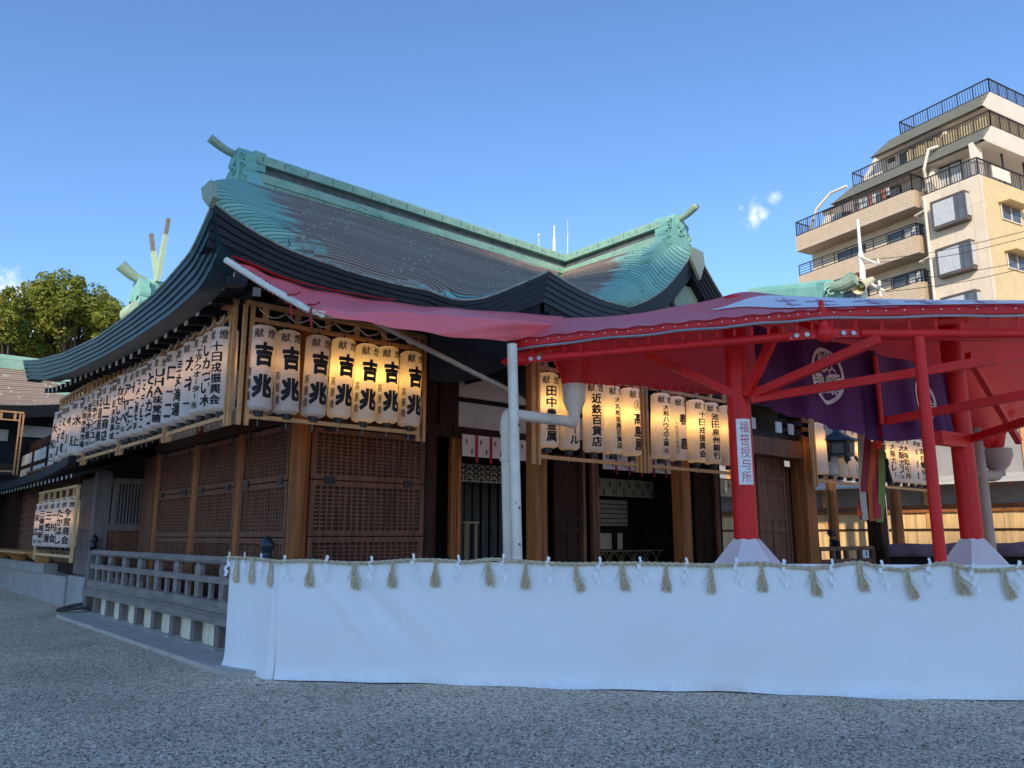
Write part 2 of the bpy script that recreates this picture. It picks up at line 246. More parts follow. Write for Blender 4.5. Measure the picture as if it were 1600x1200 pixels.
# ------------------------------------------------------------ mesh helpers
class MB:
    def __init__(s): s.v = []; s.f = []; s.m = []; s.uv = {}; s.uv2 = {}
    def add(s, vs, fs, mi=0):
        o = len(s.v); s.v += [tuple(x) for x in vs]; s.f += [tuple(i + o for i in f) for f in fs]; s.m += [mi] * len(fs)
    def obox(s, c, ax, ay, az, mi=0):
        c = V(c); ax, ay, az = V(ax), V(ay), V(az)
        vs = [c + ax * i + ay * j + az * k for k in (-1, 1) for j in (-1, 1) for i in (-1, 1)]
        fs = [(0, 2, 3, 1), (4, 5, 7, 6), (0, 1, 5, 4), (2, 6, 7, 3), (0, 4, 6, 2), (1, 3, 7, 5)]
        if ax.cross(ay).dot(az) < 0: fs = [f[::-1] for f in fs]
        s.add(vs, fs, mi)
    def box(s, a, b, mi=0):
        a, b = V(a), V(b); c = (a + b) / 2; h = (b - a) / 2; s.obox(c, (abs(h.x), 0, 0), (0, abs(h.y), 0), (0, 0, abs(h.z)), mi)
    def bar(s, p, q, w, h, upv=(0, 0, 1), mi=0):
        p, q = V(p), V(q); d = q - p; l = d.length; d.normalize(); upv = V(upv)
        if abs(d.dot(upv)) > .98: upv = V((1, 0, 0)) if abs(d.x) < .9 else V((0, 1, 0))
        sd = d.cross(upv).normalized(); u = sd.cross(d); s.obox((p + q) / 2, d * l / 2, sd * w / 2, u * h / 2, mi)
    def tube(s, pts, r, n=10, mi=0, caps=True, closed=False):
        pts = [V(p) for p in pts]; k = len(pts); rs = r if isinstance(r, (list, tuple)) else [r] * k
        rings = []; prev = None
        for i, p in enumerate(pts):
            if closed: t = pts[(i + 1) % k] - pts[i - 1]
            else: t = pts[min(i + 1, k - 1)] - pts[max(i - 1, 0)]
            t.normalize()
            if prev is None:
                a = V((0, 0, 1)) if abs(t.z) < .9 else V((1, 0, 0)); sd = t.cross(a).normalized()
            else: sd = (prev - t * prev.dot(t)).normalized()
            prev = sd; u = sd.cross(t)
            rings.append([p + (sd * math.cos(2 * math.pi * j / n) + u * math.sin(2 * math.pi * j / n)) * rs[i] for j in range(n)])
        vs = [x for rr in rings for x in rr]; fs = []
        for i in range(k if closed else k - 1):
            for j in range(n):
                a, b_ = i * n + j, i * n + (j + 1) % n; i2 = (i + 1) % k
                fs.append((a, i2 * n + j, i2 * n + (j + 1) % n, b_))
        if caps and not closed: fs.append(tuple(range(n))); fs.append(tuple((k - 1) * n + j for j in reversed(range(n))))
        s.add(vs, fs, mi)
    def lathe(s, prof, c=(0, 0, 0), n=24, mi=0, cap=True):
        c = V(c); vs = []; fs = []
        for r, z in prof:
            for j in range(n): a = 2 * math.pi * j / n; vs.append(c + V((r * math.cos(a), r * math.sin(a), z)))
        for i in range(len(prof) - 1):
            for j in range(n): fs.append((i * n + j, i * n + (j + 1) % n, (i + 1) * n + (j + 1) % n, (i + 1) * n + j))
        if cap: fs.append(tuple(reversed(range(n)))); fs.append(tuple((len(prof) - 1) * n + j for j in range(n)))
        s.add(vs, fs, mi)
    def grid(s, nu, nv, fn, mi=0, uvf=None, uv2f=None):
        o = len(s.v); vs = []
        for j in range(nv + 1):
            for i in range(nu + 1):
                vs.append(fn(i / nu, j / nv))
                if uvf: s.uv[o + len(vs) - 1] = uvf(i / nu, j / nv)
                if uv2f: s.uv2[o + len(vs) - 1] = uv2f(i / nu, j / nv)
        fs = [(j * (nu + 1) + i, j * (nu + 1) + i + 1, (j + 1) * (nu + 1) + i + 1, (j + 1) * (nu + 1) + i) for j in range(nv) for i in range(nu)]
        s.add(vs, fs, mi)
    def slab(s, nu, nv, fn, th, mi=0):
        """a sheet of real thickness: fn and fn + th, with its rim"""
        th = V(th); n1 = nu + 1
        top = [V(fn(i / nu, j / nv)) for j in range(nv + 1) for i in range(n1)]; k = len(top)
        vs = top + [p + th for p in top]; fs = []
        for j in range(nv):
            for i in range(nu):
                q = (j * n1 + i, j * n1 + i + 1, (j + 1) * n1 + i + 1, (j + 1) * n1 + i); fs.append(q); fs.append(tuple(x + k for x in reversed(q)))
        rim = [i for i in range(n1)] + [j * n1 + nu for j in range(1, nv + 1)] + [nv * n1 + i for i in range(nu - 1, -1, -1)] + [j * n1 for j in range(nv - 1, 0, -1)]
        for a, b_ in zip(rim, rim[1:] + rim[:1]): fs.append((b_, a, a + k, b_ + k))
        s.add(vs, fs, mi)
    def prism(s, poly, d, mi=0):
        poly = [V(p) for p in poly]; d = V(d); n = len(poly); vs = poly + [p + d for p in poly]
        fs = [tuple(reversed(range(n))), tuple(range(n, 2 * n))] + [(i, (i + 1) % n, (i + 1) % n + n, i + n) for i in range(n)]
        s.add(vs, fs, mi)
    def build(s, name, mats, parent=None, smooth=False, label=None, face_uv=False):
        me = bpy.data.meshes.new(name); me.from_pydata(s.v, [], s.f)
        mats = mats if isinstance(mats, (list, tuple)) else [mats]
        for m in mats: me.materials.append(m)
        if len(mats) > 1: me.polygons.foreach_set('material_index', s.m)
        if smooth:
            me.polygons.foreach_set('use_smooth', [True] * len(me.polygons))
        for nm, d in (('courses', s.uv), ('patina', s.uv2)):
            if d:
                l = me.uv_layers.new(name=nm)
                for lp in me.loops: l.data[lp.index].uv = d.get(lp.vertex_index, (0, 0))
        if face_uv:
            l = me.uv_layers.new(name='face')
            for p in me.polygons:
                n = p.normal
                if abs(n.z) > .8: t = V((1, 0, 0))
                else: t = V((-n.y, n.x, 0)).normalized()
                b_ = n.cross(t)
                for li in p.loop_indices:
                    co = me.vertices[me.loops[li].vertex_index].co; l.data[li].uv = (co.dot(t), co.dot(b_))
        bm = bmesh.new(); bm.from_mesh(me); bmesh.ops.recalc_face_normals(bm, faces=bm.faces) if not (s.uv) else None; bm.to_mesh(me); bm.free()
        o = bpy.data.objects.new(name, me); COL.objects.link(o)
        if parent: o.parent = parent; o.matrix_parent_inverse = M.Translation(-root_loc(parent))
        if label: o['label'] = label
        return o
def root_loc(p): return V(p.location) if not p.parent else V((0, 0, 0))
def sharp(o, ang=35):
    me = o.data
    me.polygons.foreach_set('use_smooth', [True] * len(me.polygons)); me.set_sharp_from_angle(angle=R_(ang)); return o
def tag(o, label, cat, group=None):
    o['label'] = label; o['category'] = cat
    if group: o['group'] = group
    return o
def struct(o): o['kind'] = 'structure'; return o
def thing(name, label, cat, loc=(0, 0, 0), group=None):
    o = bpy.data.objects.new(name, None); COL.objects.link(o); o.location = loc; o.empty_display_size = .2; return tag(o, label, cat, group)
def dup(root, loc, rotz=0.0, label=None):
    r = root.copy(); COL.objects.link(r); r.location = loc; r.rotation_euler = (0, 0, rotz)
    if label: r['label'] = label
    for ch in list(root.children):
        c = ch.copy(); COL.objects.link(c); c.parent = r
        for g in list(ch.children): d = g.copy(); COL.objects.link(d); d.parent = c
    return r
def lerp(a, b, t): return a + (b - a) * t
def interp(pts, x):
    if x <= pts[0][0]: return pts[0][1]
    for (a, b), (c, d) in zip(pts, pts[1:]):
        if x <= c: t = (x - a) / (c - a); return b + (d - b) * t
    return pts[-1][1]
def smoothpath(pts, n):
    """Catmull-Rom through points"""
    pts = [V(p) for p in pts]; P = [pts[0] * 2 - pts[1]] + pts + [pts[-1] * 2 - pts[-2]]; out = []
    segs = len(pts) - 1
    for i in range(n + 1):
        t = i / n * segs; k = min(int(t), segs - 1); t -= k; a, b, c, d = P[k:k + 4]
        out.append(.5 * ((2 * b) + (c - a) * t + (2 * a - 5 * b + 4 * c - d) * t * t + (3 * b - a - 3 * c + d) * t ** 3))
    return out
def along(path, t):
    k = min(int(t * (len(path) - 1)), len(path) - 2); return path[k].lerp(path[k + 1], t * (len(path) - 1) - k)
ORD = 'first second third fourth fifth sixth seventh eighth ninth tenth eleventh twelfth thirteenth fourteenth fifteenth sixteenth seventeenth eighteenth nineteenth twentieth'.split()
ORD += ['twenty-' + x for x in ORD[:9]]

# ------------------------------------------------------------ lettering
GL = {}
def glyph(ch, off=.012):
    key = (ch, off)
    if key in GL: return GL[key]
    cu = bpy.data.curves.new('g', 'FONT'); cu.body = ch; cu.size = 1; cu.offset = off; cu.resolution_u = 2
    ob = bpy.data.objects.new('g', cu); COL.objects.link(ob); dg = bpy.context.evaluated_depsgraph_get(); dg.update()
    me = bpy.data.meshes.new_from_object(ob.evaluated_get(dg)); bpy.data.objects.remove(ob); bpy.data.curves.remove(cu)
    bm = bmesh.new(); bm.from_mesh(me); bpy.data.meshes.remove(me)
    if not bm.verts: GL[key] = ([], []); bm.free(); return GL[key]
    xs = [v.co.x for v in bm.verts]; ys = [v.co.y for v in bm.verts]; cx, cy = (min(xs) + max(xs)) / 2, (min(ys) + max(ys)) / 2
    sx = max(max(xs) - min(xs), .45); sy = max(max(ys) - min(ys), .45)
    if ch in '一ー': sx = sy = 1
    for v in bm.verts: v.co.x = (v.co.x - cx) / sx; v.co.y = (v.co.y - cy) / sy; v.co.z = 0
    for k in range(-4, 5):
        bmesh.ops.bisect_plane(bm, geom=bm.verts[:] + bm.edges[:] + bm.faces[:], plane_co=(k * .11, 0, 0), plane_no=(1, 0, 0), dist=1e-5)
    bm.verts.ensure_lookup_table(); bm.normal_update()
    GL[key] = ([(v.co.x, v.co.y) for v in bm.verts], [tuple(v.index for v in f.verts) for f in bm.faces if f.calc_area() > 1e-7]); 
    bm.verts.index_update(); GL[key] = ([(v.co.x, v.co.y) for v in bm.verts], [tuple(v.index for v in f.verts) for f in bm.faces])
    bm.free(); return GL[key]
def put_glyph(mb, ch, cx, cz, w, h, fn, mi=0, off=.012):
    vs, fs = glyph(ch, .022 if off > .055 else 0.0)
    if not vs: return
    e = off * .72 if off < .055 else off * .5
    for k, (dx, dy) in enumerate(((-e, -e), (e, -e), (0, 0), (-e, e), (e, e)) if off > .006 else ((0, 0),)):
        mb.add([fn(cx + (x * (1 - off) + dx) * w, cz + (y * (1 - off) + dy) * h) + V((0, 0, 0)) * k for x, y in vs], fs, mi)
def column(mb, text, cx, z0, z1, w, fn, mi=0, off=.012, hmax=None):
    n = len(text); st = (z0 - z1) / n
    for i, ch in enumerate(text):
        h = min(st * .90, hmax or 9)
        if ch == 'ー':
            mb.add([fn(cx + a * w * .07, z0 - st * (i + .5) + b * h * .42) for a, b in ((-1, -1), (1, -1), (1, 1), (-1, 1))], [(0, 1, 2, 3)], mi); continue
        put_glyph(mb, ch, cx, z0 - st * (i + .5), w, h, fn, mi, off)

# ------------------------------------------------------------ ground and paving
g = MB(); g.grid(8, 8, lambda a, b: V((-400 + 800 * a, -400 + 800 * b, 0))); struct(g.build('ground', gravel))
pv = MB()
def paving():
    ys = [9.2, 11.4, 13.7, 16.0, 18.3]
    for a, b in zip(ys, ys[1:]):
        pv.box((3.71, a + .006, -.05), (4.22, b - .006, .055)); pv.box((4.232, a + .006, -.05), (5.6, b - .006, .05))
paving(); struct(pv.build('paving', stone_slab))

def stones():
    rnd = random.Random(77); vs = []; fs = []
    for _ in range(26000):
        v = 1060 + 150 * rnd.random() ** .75 if rnd.random() < .62 else 905 + 160 * rnd.random(); u = rnd.uniform(-20, 1620)
        p = onz(u, v, 0)
        if p.length > 26 or (p.x > 3.6 and p.y > 9.0 - (p.x - 4.0) * 1.17 - .1 and v < 1110): continue
        r = rnd.uniform(.005, .013) * (1.5 if rnd.random() < .06 else 1); a = rnd.uniform(0, 6.28); ca_, sa_ = math.cos(a), math.sin(a); o = len(vs); e = rnd.uniform(.6, 1.0); h = r * rnd.uniform(.5, .9)
        for x, y, z in ((1, 0, .1), (-.9, .1, 0), (0, e, -.1), (.1, -e, .1), (.2, .1, 1), (0, 0, -1)): vs.append((p.x + r * (x * ca_ - y * sa_), p.y + r * (x * sa_ + y * ca_), h * (z * .9 + .35)))
        fs += [(o, o + 2, o + 4), (o + 2, o + 1, o + 4), (o + 1, o + 3, o + 4), (o + 3, o, o + 4), (o + 2, o, o + 5), (o + 1, o + 2, o + 5), (o + 3, o + 1, o + 5), (o, o + 3, o + 5)]
    me = bpy.data.meshes.new('loose_stones'); me.from_pydata(vs, [], fs)
    m = bpy.data.materials.new('stone_chips'); m.use_nodes = True; N = m.node_tree.nodes; L = m.node_tree.links; b = N['Principled BSDF']; b.inputs['Roughness'].default_value = .8; b.inputs['Specular IOR Level'].default_value = .25
    ge = N.new('ShaderNodeNewGeometry'); rp = N.new('ShaderNodeValToRGB'); rp.color_ramp.elements[0].color = (.12, .10, .08, 1); rp.color_ramp.elements[1].color = (.80, .70, .57, 1); L.new(ge.outputs['Random Per Island'], rp.inputs[0]); L.new(rp.outputs[0], b.inputs['Base Color'])
    me.materials.append(m); o = bpy.data.objects.new('loose_stones', me); COL.objects.link(o); o['kind'] = 'stuff'; o['label'] = 'loose grey gravel stones strewn over the forecourt'; o['category'] = 'gravel'
stones()

# ------------------------------------------------------------ the shrine hall
HALL = thing('shrine_hall', 'dark timber shrine hall with sweeping green copper roof behind the white fence', 'shrine hall', (5.3, 11.14, 0))
XW, YW = 5.3, 11.2
# roof lines measured on the eave planes x = 3.0 (side) and y = 8.9 (front)
side_top = [(8.9, 5.46), (9.2, 5.24), (9.53, 5.03), (10.4, 4.885), (11.0, 4.82), (12.2, 4.78), (14.0, 4.79), (16.5, 4.97), (19.0, 5.27), (20.9, 5.58)]
side_bot = [(8.9, 4.95), (9.2, 4.72), (9.53, 4.58), (10.6, 4.49), (12.1, 4.47), (13.9, 4.50), (16.3, 4.61), (18.8, 4.83), (20.5, 5.12)]
front_top = [(3.0, 5.46), (3.25, 5.33), (3.54, 5.22), (3.96, 5.11), (4.4, 5.06), (4.96, 5.01), (5.56, 5.0), (6.12, 5.02), (6.43, 4.965), (6.75, 5.0), (7.15, 5.13), (7.66, 5.4), (8.45, 5.84), (9.24, 5.7), (10.47, 5.57), (12.4, 5.5), (14.4, 5.5)]
front_bot = [(3.0, 4.95), (3.2, 4.93), (3.56, 4.86), (4.15, 4.745), (4.9, 4.70), (5.6, 4.67), (6.12, 4.67), (6.43, 4.62), (6.75, 4.64), (7.15, 4.75), (7.66, 4.98), (8.45, 5.35), (9.24, 5.2), (10.47, 5.07), (12.4, 5.0), (14.4, 5.0)]
def sm(tab, x, h=.16):
    return (interp(tab, x - h) + 2 * interp(tab, x) + interp(tab, x + h)) / 4
CAPT = V((3.0, 8.9, 5.72))
def side_e(t): y = lerp(8.9, 20.9, t); return V((3.0, y, interp(side_top, y) if t < .03 else sm(side_top, y)))
def front_e(t):
    x = lerp(3.0, 8.45, t); z = sm(front_top, x) if (.05 < t < .55 or .6 < t < .96) else interp(front_top, x)
    return V((x, 8.9, z))
RID_L, RID_J = V((5.55, 14.25, 8.42)), V((13.9, 14.25, 8.5))
def coons(b, t, l, r):
    P00, P10, P01, P11 = b(0), b(1), t(0), t(1)
    def f(u, v):
        return b(u) * (1 - v) + t(u) * v + l(v) * (1 - u) + r(v) * u - (P00 * (1 - u) * (1 - v) + P10 * u * (1 - v) + P01 * (1 - u) * v + P11 * u * v)
    return f
def sagl(a, b, sag, power=1.0):
    return lambda t: a.lerp(b, t) - V((0, 0, sag * math.sin(math.pi * t) ** power))
_hip = smoothpath([V((3.0, 8.9, 5.46)), V((3.02, 9.03, 5.77)), V((3.5, 10.1, 6.36)), V((4.3, 11.7, 7.2)), V((5.55, 14.25, 8.42))], 80)
def hip(t): return along(_hip, t ** .8 if t > 0 else 0)
valley = sagl(V((8.45, 8.9, 5.84)), RID_J, .22)
fr = coons(front_e, lambda t: RID_L.lerp(RID_J, t), hip, valley)
def smst(a, b, x): t = max(0, min(1, (x - a) / (b - a))); return t * t * (3 - 2 * t)
def fr_uv(u, v):
    bend = .50 * max(0, 1 - u / .34) ** 2.0 * (1 - .55 * v) + .16 * smst(.50, .66, u) * (1 - v) ** 6
    return (u * 60, (v + bend) * 36 + 80)
def fr_pat(u, v):
    g1 = 1.15 - smst(.0, .34, u + .22 * (v) ** 1.4) * 1.05
    g2 = .95 * smst(.54, .66, u) * (1 - smst(.86, 1, u)) * (1 - smst(.02, .13, v))
    g3 = .32 * (1 - smst(.0, .2, v)) ; g4 = .3 * smst(.8, 1, v)
    return (max(g1, g2) + g3 * .5 + g4 * .5, 0)
rf = MB(); rf.grid(110, 60, fr, 0, fr_uv, fr_pat)
# side slope, back slope and the wing towards the front
CB = V((3.0, 20.9, 5.58)); BB = V((14.4, 20.9, 5.2)); RB = V((5.55, 14.75, 8.42)); RBJ = V((14.4, 14.75, 8.5))
backhip = sagl(CB, RB, 1.35)
side = coons(lambda t: side_e(t), lambda t: RID_L.lerp(RB, t), sagl(V((3.0, 8.9, 5.46)), RID_L, 1.2), backhip)
_sh = sagl(V((3.0, 8.9, 5.46)), RID_L, 1.2)
rf.grid(50, 3, lambda u, v: hip(u).lerp(_sh(u), v), 0, lambda u, v: (u * 40, v * 12), lambda u, v: (.9, 0))
rf.grid(40, 20, side, 0, lambda u, v: (u * 80, v * 55), lambda u, v: (.7, 0))
back = coons(lambda t: CB.lerp(BB, t), lambda t: RB.lerp(RBJ, t), backhip, sagl(BB, RBJ, .3))
rf.grid(30, 20, back, 0, lambda u, v: (u * 80, v * 55), lambda u, v: (.2, 0))
APEX2 = V((14.4, 10.25, 8.0)); E2 = V((11.95, 10.2, 6.2)); RW0 = V((14.05, 14.25, 8.5)); RW1 = V((14.1, 10.95, 8.42))
verge_l = lambda t: E2.lerp(V((14.34, 10.25, 8.02)), t) - V((0, 0, .26 * math.sin(math.pi * t)))
def wtop(t): return RW0.lerp(RW1, min(1, t / .8)) if t < .8 else RW1.lerp(V((14.34, 10.25, 8.02)), (t - .8) / .2)
def weave(t): return V((8.45, 8.9, 5.84)).lerp(E2, t) - V((0, 0, .10 * math.sin(math.pi * t)))
wing = coons(weave, wtop, sagl(V((8.45, 8.9, 5.84)), RW0, .24), verge_l)
def w_uv(u, v):
    return (u * 36 + 11, (v + .36 * smst(.35, 1, u) ** 2 * (1 - .4 * v)) * 30 + 90)
rf.grid(60, 50, wing, 0, w_uv, lambda u, v: (.05 + 1.1 * smst(.3, .85, u + .15 * (1 - v)) + .15 * smst(.75, 1, v), 0))
vr = lambda t: V((14.46, 10.25, 8.02)).lerp(V((16.9, 10.2, 6.2)), t) - V((0, 0, .26 * math.sin(math.pi * t)))
wr = coons(lambda t: V((16.9, 10.2, 6.2)).lerp(V((16.9, 20.9, 6.0)), t), lambda t: V((14.46, 10.25, 8.02)).lerp(V((14.6, 14.5, 8.5)), min(1, t * 2)) , lambda t: vr(1 - t), sagl(V((16.9, 20.9, 6.0)), V((14.6, 14.5, 8.5)), .2))
rf.grid(30, 20, wr, 0, lambda u, v: (u * 60, v * 55), lambda u, v: (.6, 0))
roof = rf.build('roof', tiles, HALL, smooth=True)
# layered copper fascia boards under the roof edge
def fascia(name, top, bot, n, inward, layers=5, label=None, rim=True, cm=None):
    mb = MB(); rows = []
    for k in range(layers):
        f0, f1 = k / layers, (k + 1) / layers
        for ff, ins in ((f0, .028 * k + .0), (f1 - .012, .028 * k + .004), (f1, .028 * (k + 1))):
            rows.append((ff, ins))
    P = []
    for ff, ins in rows:
        P.append([top(i / n).lerp(bot(i / n), ff) + inward * ins for i in range(n + 1)])
    vs = [p for r in P for p in r]; k = n + 1
    mb.add(vs, [(j * k + i, j * k + i + 1, (j + 1) * k + i + 1, (j + 1) * k + i) for j in range(len(rows) - 1) for i in range(n)])
    back_ = [p + inward * .25 for p in P[-1]]; mb.add(P[-1] + back_, [(i, i + 1, k + i + 1, k + i) for i in range(n)])
    if rim:
        pts = [top(i / n) + V((0, 0, .012)) - inward * .008 for i in range(n + 1)]; mb.tube(pts, .017, 6, 1)
    return mb.build(name, [cm or copper_dark, copper_edge], HALL, label=label)
def side_b(t): y = lerp(8.9, 20.9, t); return V((3.0, y, interp(side_bot, y) if t < .03 else sm(side_bot, y)))
def tabf(tab, x0, x1, y=8.9):
    def f(t):
        x = lerp(x0, x1, t); return V((x, y, interp(tab, x)))
    return f
def front_b(t): x = lerp(3.0, 8.45, t); return V((x, 8.9, sm(front_bot, x) if (.05 < t < .55 or .6 < t < .96) else interp(front_bot, x)))
fascia('side_fascia', side_e, side_b, 90, V((1, 0, 0)), cm=copper_teal_sheen)
fascia('front_fascia', front_e, front_b, 100, V((0, 1, 0)), 5)
fascia('wing_fascia', weave, lambda t: weave(t) - V((0, 0, .49)), 30, V((0, 1, 0)), 5)
fascia('verge_fascia', verge_l, lambda t: verge_l(t) - V((-.1, -.05, .36 + .1 * t)), 30, V((0, 1, 0)), 2)
fascia('verge_fascia', vr, lambda t: vr(t) - V((.1, -.05, .42)), 30, V((0, 1, 0)), 5)
# corner cap pieces of pale copper
cp = MB()
cp.prism([V((2.945, *onx(u, v, 2.945).yz)) for u, v in ((329, 281), (314, 294), (316, 311), (325, 323), (333, 307))], (.06, 0, 0))
cp.build('corner_cap', copper('patina_streaked', (.26, .34, .26), (.40, .42, .30), (.14, .16, .13), 3, 12), HALL)
cq = MB(); cq.prism([(14.22, 10.19, 8.08), (14.62, 10.19, 8.05), (14.66, 10.19, 7.76), (14.46, 10.19, 7.35), (14.18, 10.19, 7.74)], (0, .08, 0))
cq.build('corner_cap', MATS['patina_streaked'], HALL)
# gable board, pediment and plaster under the front gable
gb = MB()
gb.grid(16, 1, lambda u, v: verge_l(u) + V((.22, .5, -.52 - .2 * v)), 0)
gb.add([(12.4, 10.9, 5.6), (16.5, 10.9, 5.6), (16.3, 10.9, 6.3), (14.45, 10.9, 7.7), (12.5, 10.9, 6.2)], [(0, 1, 2, 3, 4)], 1)
gb.prism([(14.05, 10.6, 7.3), (14.85, 10.6, 7.3), (14.9, 10.6, 6.8), (14.45, 10.6, 6.35), (14.0, 10.6, 6.8)], (0, .1, 0), 2)
gb.tube([(13.3, 10.5, 6.3), (15.8, 10.5, 6.3)], .13, 12, 2)
gb.build('gable_pediment', [wood_greyv, plaster, verdigris_old], HALL)
# main ridge and front ridge: stacked layers
def ridge(name, a, b, ax, label=None):
    a, b = V(a), V(b); d = (b - a).normalized(); sd = V((-d.y, d.x, 0)); L_ = (b - a).length; ctr = (a + b) / 2; r1 = MB()
    def lay(w, z0, z1, mi, ext=0): r1.obox(ctr + V((0, 0, (z0 + z1) / 2)), d * (L_ / 2 + ext), sd * w / 2, V((0, 0, (z1 - z0) / 2)), mi)
    lay(.62, 0, .20, 0); lay(.68, .20, .26, 0, .01); lay(.50, .26, .42, 0); lay(.34, .42, .60, 1); lay(.56, .60, .64, 0, .01); lay(.52, .64, .76, 0)
    # rounded cap
    n = 8; A = []; B = []
    for k in range(n + 1):
        q = math.pi * k / n; o = sd * (.25 * math.cos(q)) + V((0, 0, .76 + .12 * math.sin(q))); A.append(a + o); B.append(b + o)
    r1.add(A + B, [(k, k + 1, n + 2 + k, n + 1 + k) for k in range(n)] + [tuple(range(n + 1)), tuple(reversed(range(n + 1, 2 * n + 2)))], 0)
    # seams of the copper sheets
    k = 0.0
    while k < L_:
        p = a + d * k
        for s_ in (-1, 1):
            r1.obox(p + sd * s_ * .312 + V((0, 0, .10)), d * .006, sd * .004, V((0, 0, .1)), 2); r1.obox(p + d * .2 + sd * s_ * .262 + V((0, 0, .70)), d * .006, sd * .004, V((0, 0, .06)), 2)
        k += random.uniform(.36, .6)
    return r1.build(name, [verdigris_r, recess_grey, seam_m], HALL)
verdigris_r = copper('verdigris_ridge', (.20, .38, .30), (.33, .50, .38), (.12, .15, .10), 2.5, 7)
seam_m = mat('seam', (.05, .09, .08), .6, .2, 4)
ridge('main_ridge', (5.5, 14.5, 8.26), (14.4, 14.5, 8.22), 0)
ridge('front_ridge', (14.4, 14.5, 8.22), (14.4, 10.9, 8.2), 1)
def spiral(mb, c, e1, e2, r, turns, th, mi=0, rev=1):
    c, e1, e2 = V(c), V(e1), V(e2); pts = []; rr = []
    for i in range(26):
        t = i / 25; a = rev * t * turns * 2 * math.pi; q = r * (1 - .82 * t); pts.append(c + e1 * q * math.cos(a) + e2 * q * math.sin(a)); rr.append(th * (1 - .5 * t))
    mb.tube(pts, rr, 8, mi)
def finial(c, out, side_, nm, k_=.86):
    """ridge-end tile: tall slab with curled wings, feet running down the roof and a horn above"""
    c, o, s_ = V(c), V(out) * k_, V(side_) * k_; Z = V((0, 0, k_)); m1 = MB()
    prof = [(-.30, -.05), (.30, -.05), (.34, .35), (.27, .72), (.20, .98), (-.20, .98), (-.27, .72), (-.34, .35)]
    m1.prism([c + s_ * x + Z * z - o * .12 for x, z in prof], o * .34)
    for sg in (-1, 1):
        for dx, cz, r in ((.36, .42, .19), (.30, .70, .15), (.46, .16, .15)):
            spiral(m1, c + s_ * sg * dx + Z * cz + o * .17, s_ * sg, Z, r * .92, 1.6, .028)
            m1.tube([c + s_ * sg * dx + Z * cz - o * .10, c + s_ * sg * dx + Z * cz + o * .16], r, 20)
        p = [c + s_ * sg * .34 + Z * .25, c + s_ * sg * .52 + Z * .02, c + s_ * sg * .80 - Z * .26, c + s_ * sg * 1.10 - Z * .52]
        for a, b, w0 in zip(p, p[1:], (.30, .26, .30)): m1.bar(a, b, .34, w0, o)
        m1.tube([p[-1] - o * .17, p[-1] + o * .17], .15, 12)
    spiral(m1, c + Z * .45 + o * .24, s_, Z, .13, 1.2, .03); m1.tube([c + Z * .72 + o * .2, c + Z * .72 + o * .27], .13, 14)
    m1.prism([c + s_ * x + Z * z - o * .4 for x, z in ((-.3, .5), (.3, .5), (.3, .98), (-.3, .98))], o * .28)
    sharp(m1.build(nm, verdigris, HALL), 40)
    o1 = V(out); h = MB(); pts = smoothpath([c + V((0, 0, .70)) - o1 * .2, c + V((0, 0, .74)) + o1 * .15, c + V((0, 0, .80)) + o1 * .42, c + V((0, 0, .93)) + o1 * .70], 14)
    h.tube(pts, [.060 + .028 * i / 14 for i in range(15)], 14); h.build('ridge_horn', verdigris_old, HALL, smooth=True)
finial((5.42, 14.5, 8.27), (-1, 0, 0), (0, 1, 0), 'ridge_finial')
finial((14.4, 10.85, 8.2), (0, -1, 0), (1, 0, 0), 'ridge_finial')
# soffits, rafters
sf = MB()
def sof_s(u, v): p = side_b(u); q = min(2.3, max(0, p.y - 8.9 - .12)); return p + V((.16 + q * v, 0, .03 + .15 * q * v)) 
def sof_f(u, v): p = front_b(u); q = min(2.3, max(0, p.x - 3.0 - .12)); return p + V((0, .16 + q * v, .03 + .15 * q * v))
sf.grid(60, 4, sof_s); sf.grid(60, 4, sof_f)
sf.grid(30, 1, lambda u, v: weave(u) + V((.05, .16, -.38 - .9 * v))); sf.grid(30, 1, lambda u, v: front_b(.6 + .4 * u) + V((0, .2, .06 - .9 * v)))
sf.box((8.1, 9.20, 4.6), (8.9, 9.24, 5.5)); sf.box((8.3, 11.32, 3.5), (16.4, 11.36, 5.3)); sf.box((16.4, 11.4, 3.62), (20.5, 11.44, 5.3)); sf.grid(10, 1, lambda u, v: V((8.5, 8.95 + 2.4 * u, 4.3 + .9 * v)))
sf.grid(30, 2, lambda u, v: V((lerp(8.4, 20.5, u), 8.95 + 2.5 * v, 4.98 + .3 * v)))
sf.box((5.25, 11.15, 5.2), (20.5, 20.6, 5.26))
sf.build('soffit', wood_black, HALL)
raft = [(9.4, 4.70), (9.54, 4.66), (10.57, 4.49), (12, 4.47), (13.74, 4.46), (15.7, 4.58), (19.2, 4.72), (20.3, 4.85)]
y = 9.5
while y < 20.3:
    r = MB(); z = interp(raft, y); r.bar((3.40, y, z), (5.3, y, z + .28), .10, .10); r.box((3.385, y - .05, z - .055), (3.40, y + .05, z + .055), 1)
    r.build('rafter', [wood_black, plaster], HALL); y += .43
x = 3.75
while x < 8.2:
    r = MB(); z = 4.62; r.bar((x, 9.3, z), (x, 11.2, z + .28), .10, .10); r.box((x - .05, 9.285, z - .055), (x + .05, 9.30, z + .055), 1)
    r.build('rafter', [wood_black, plaster], HALL); x += .43
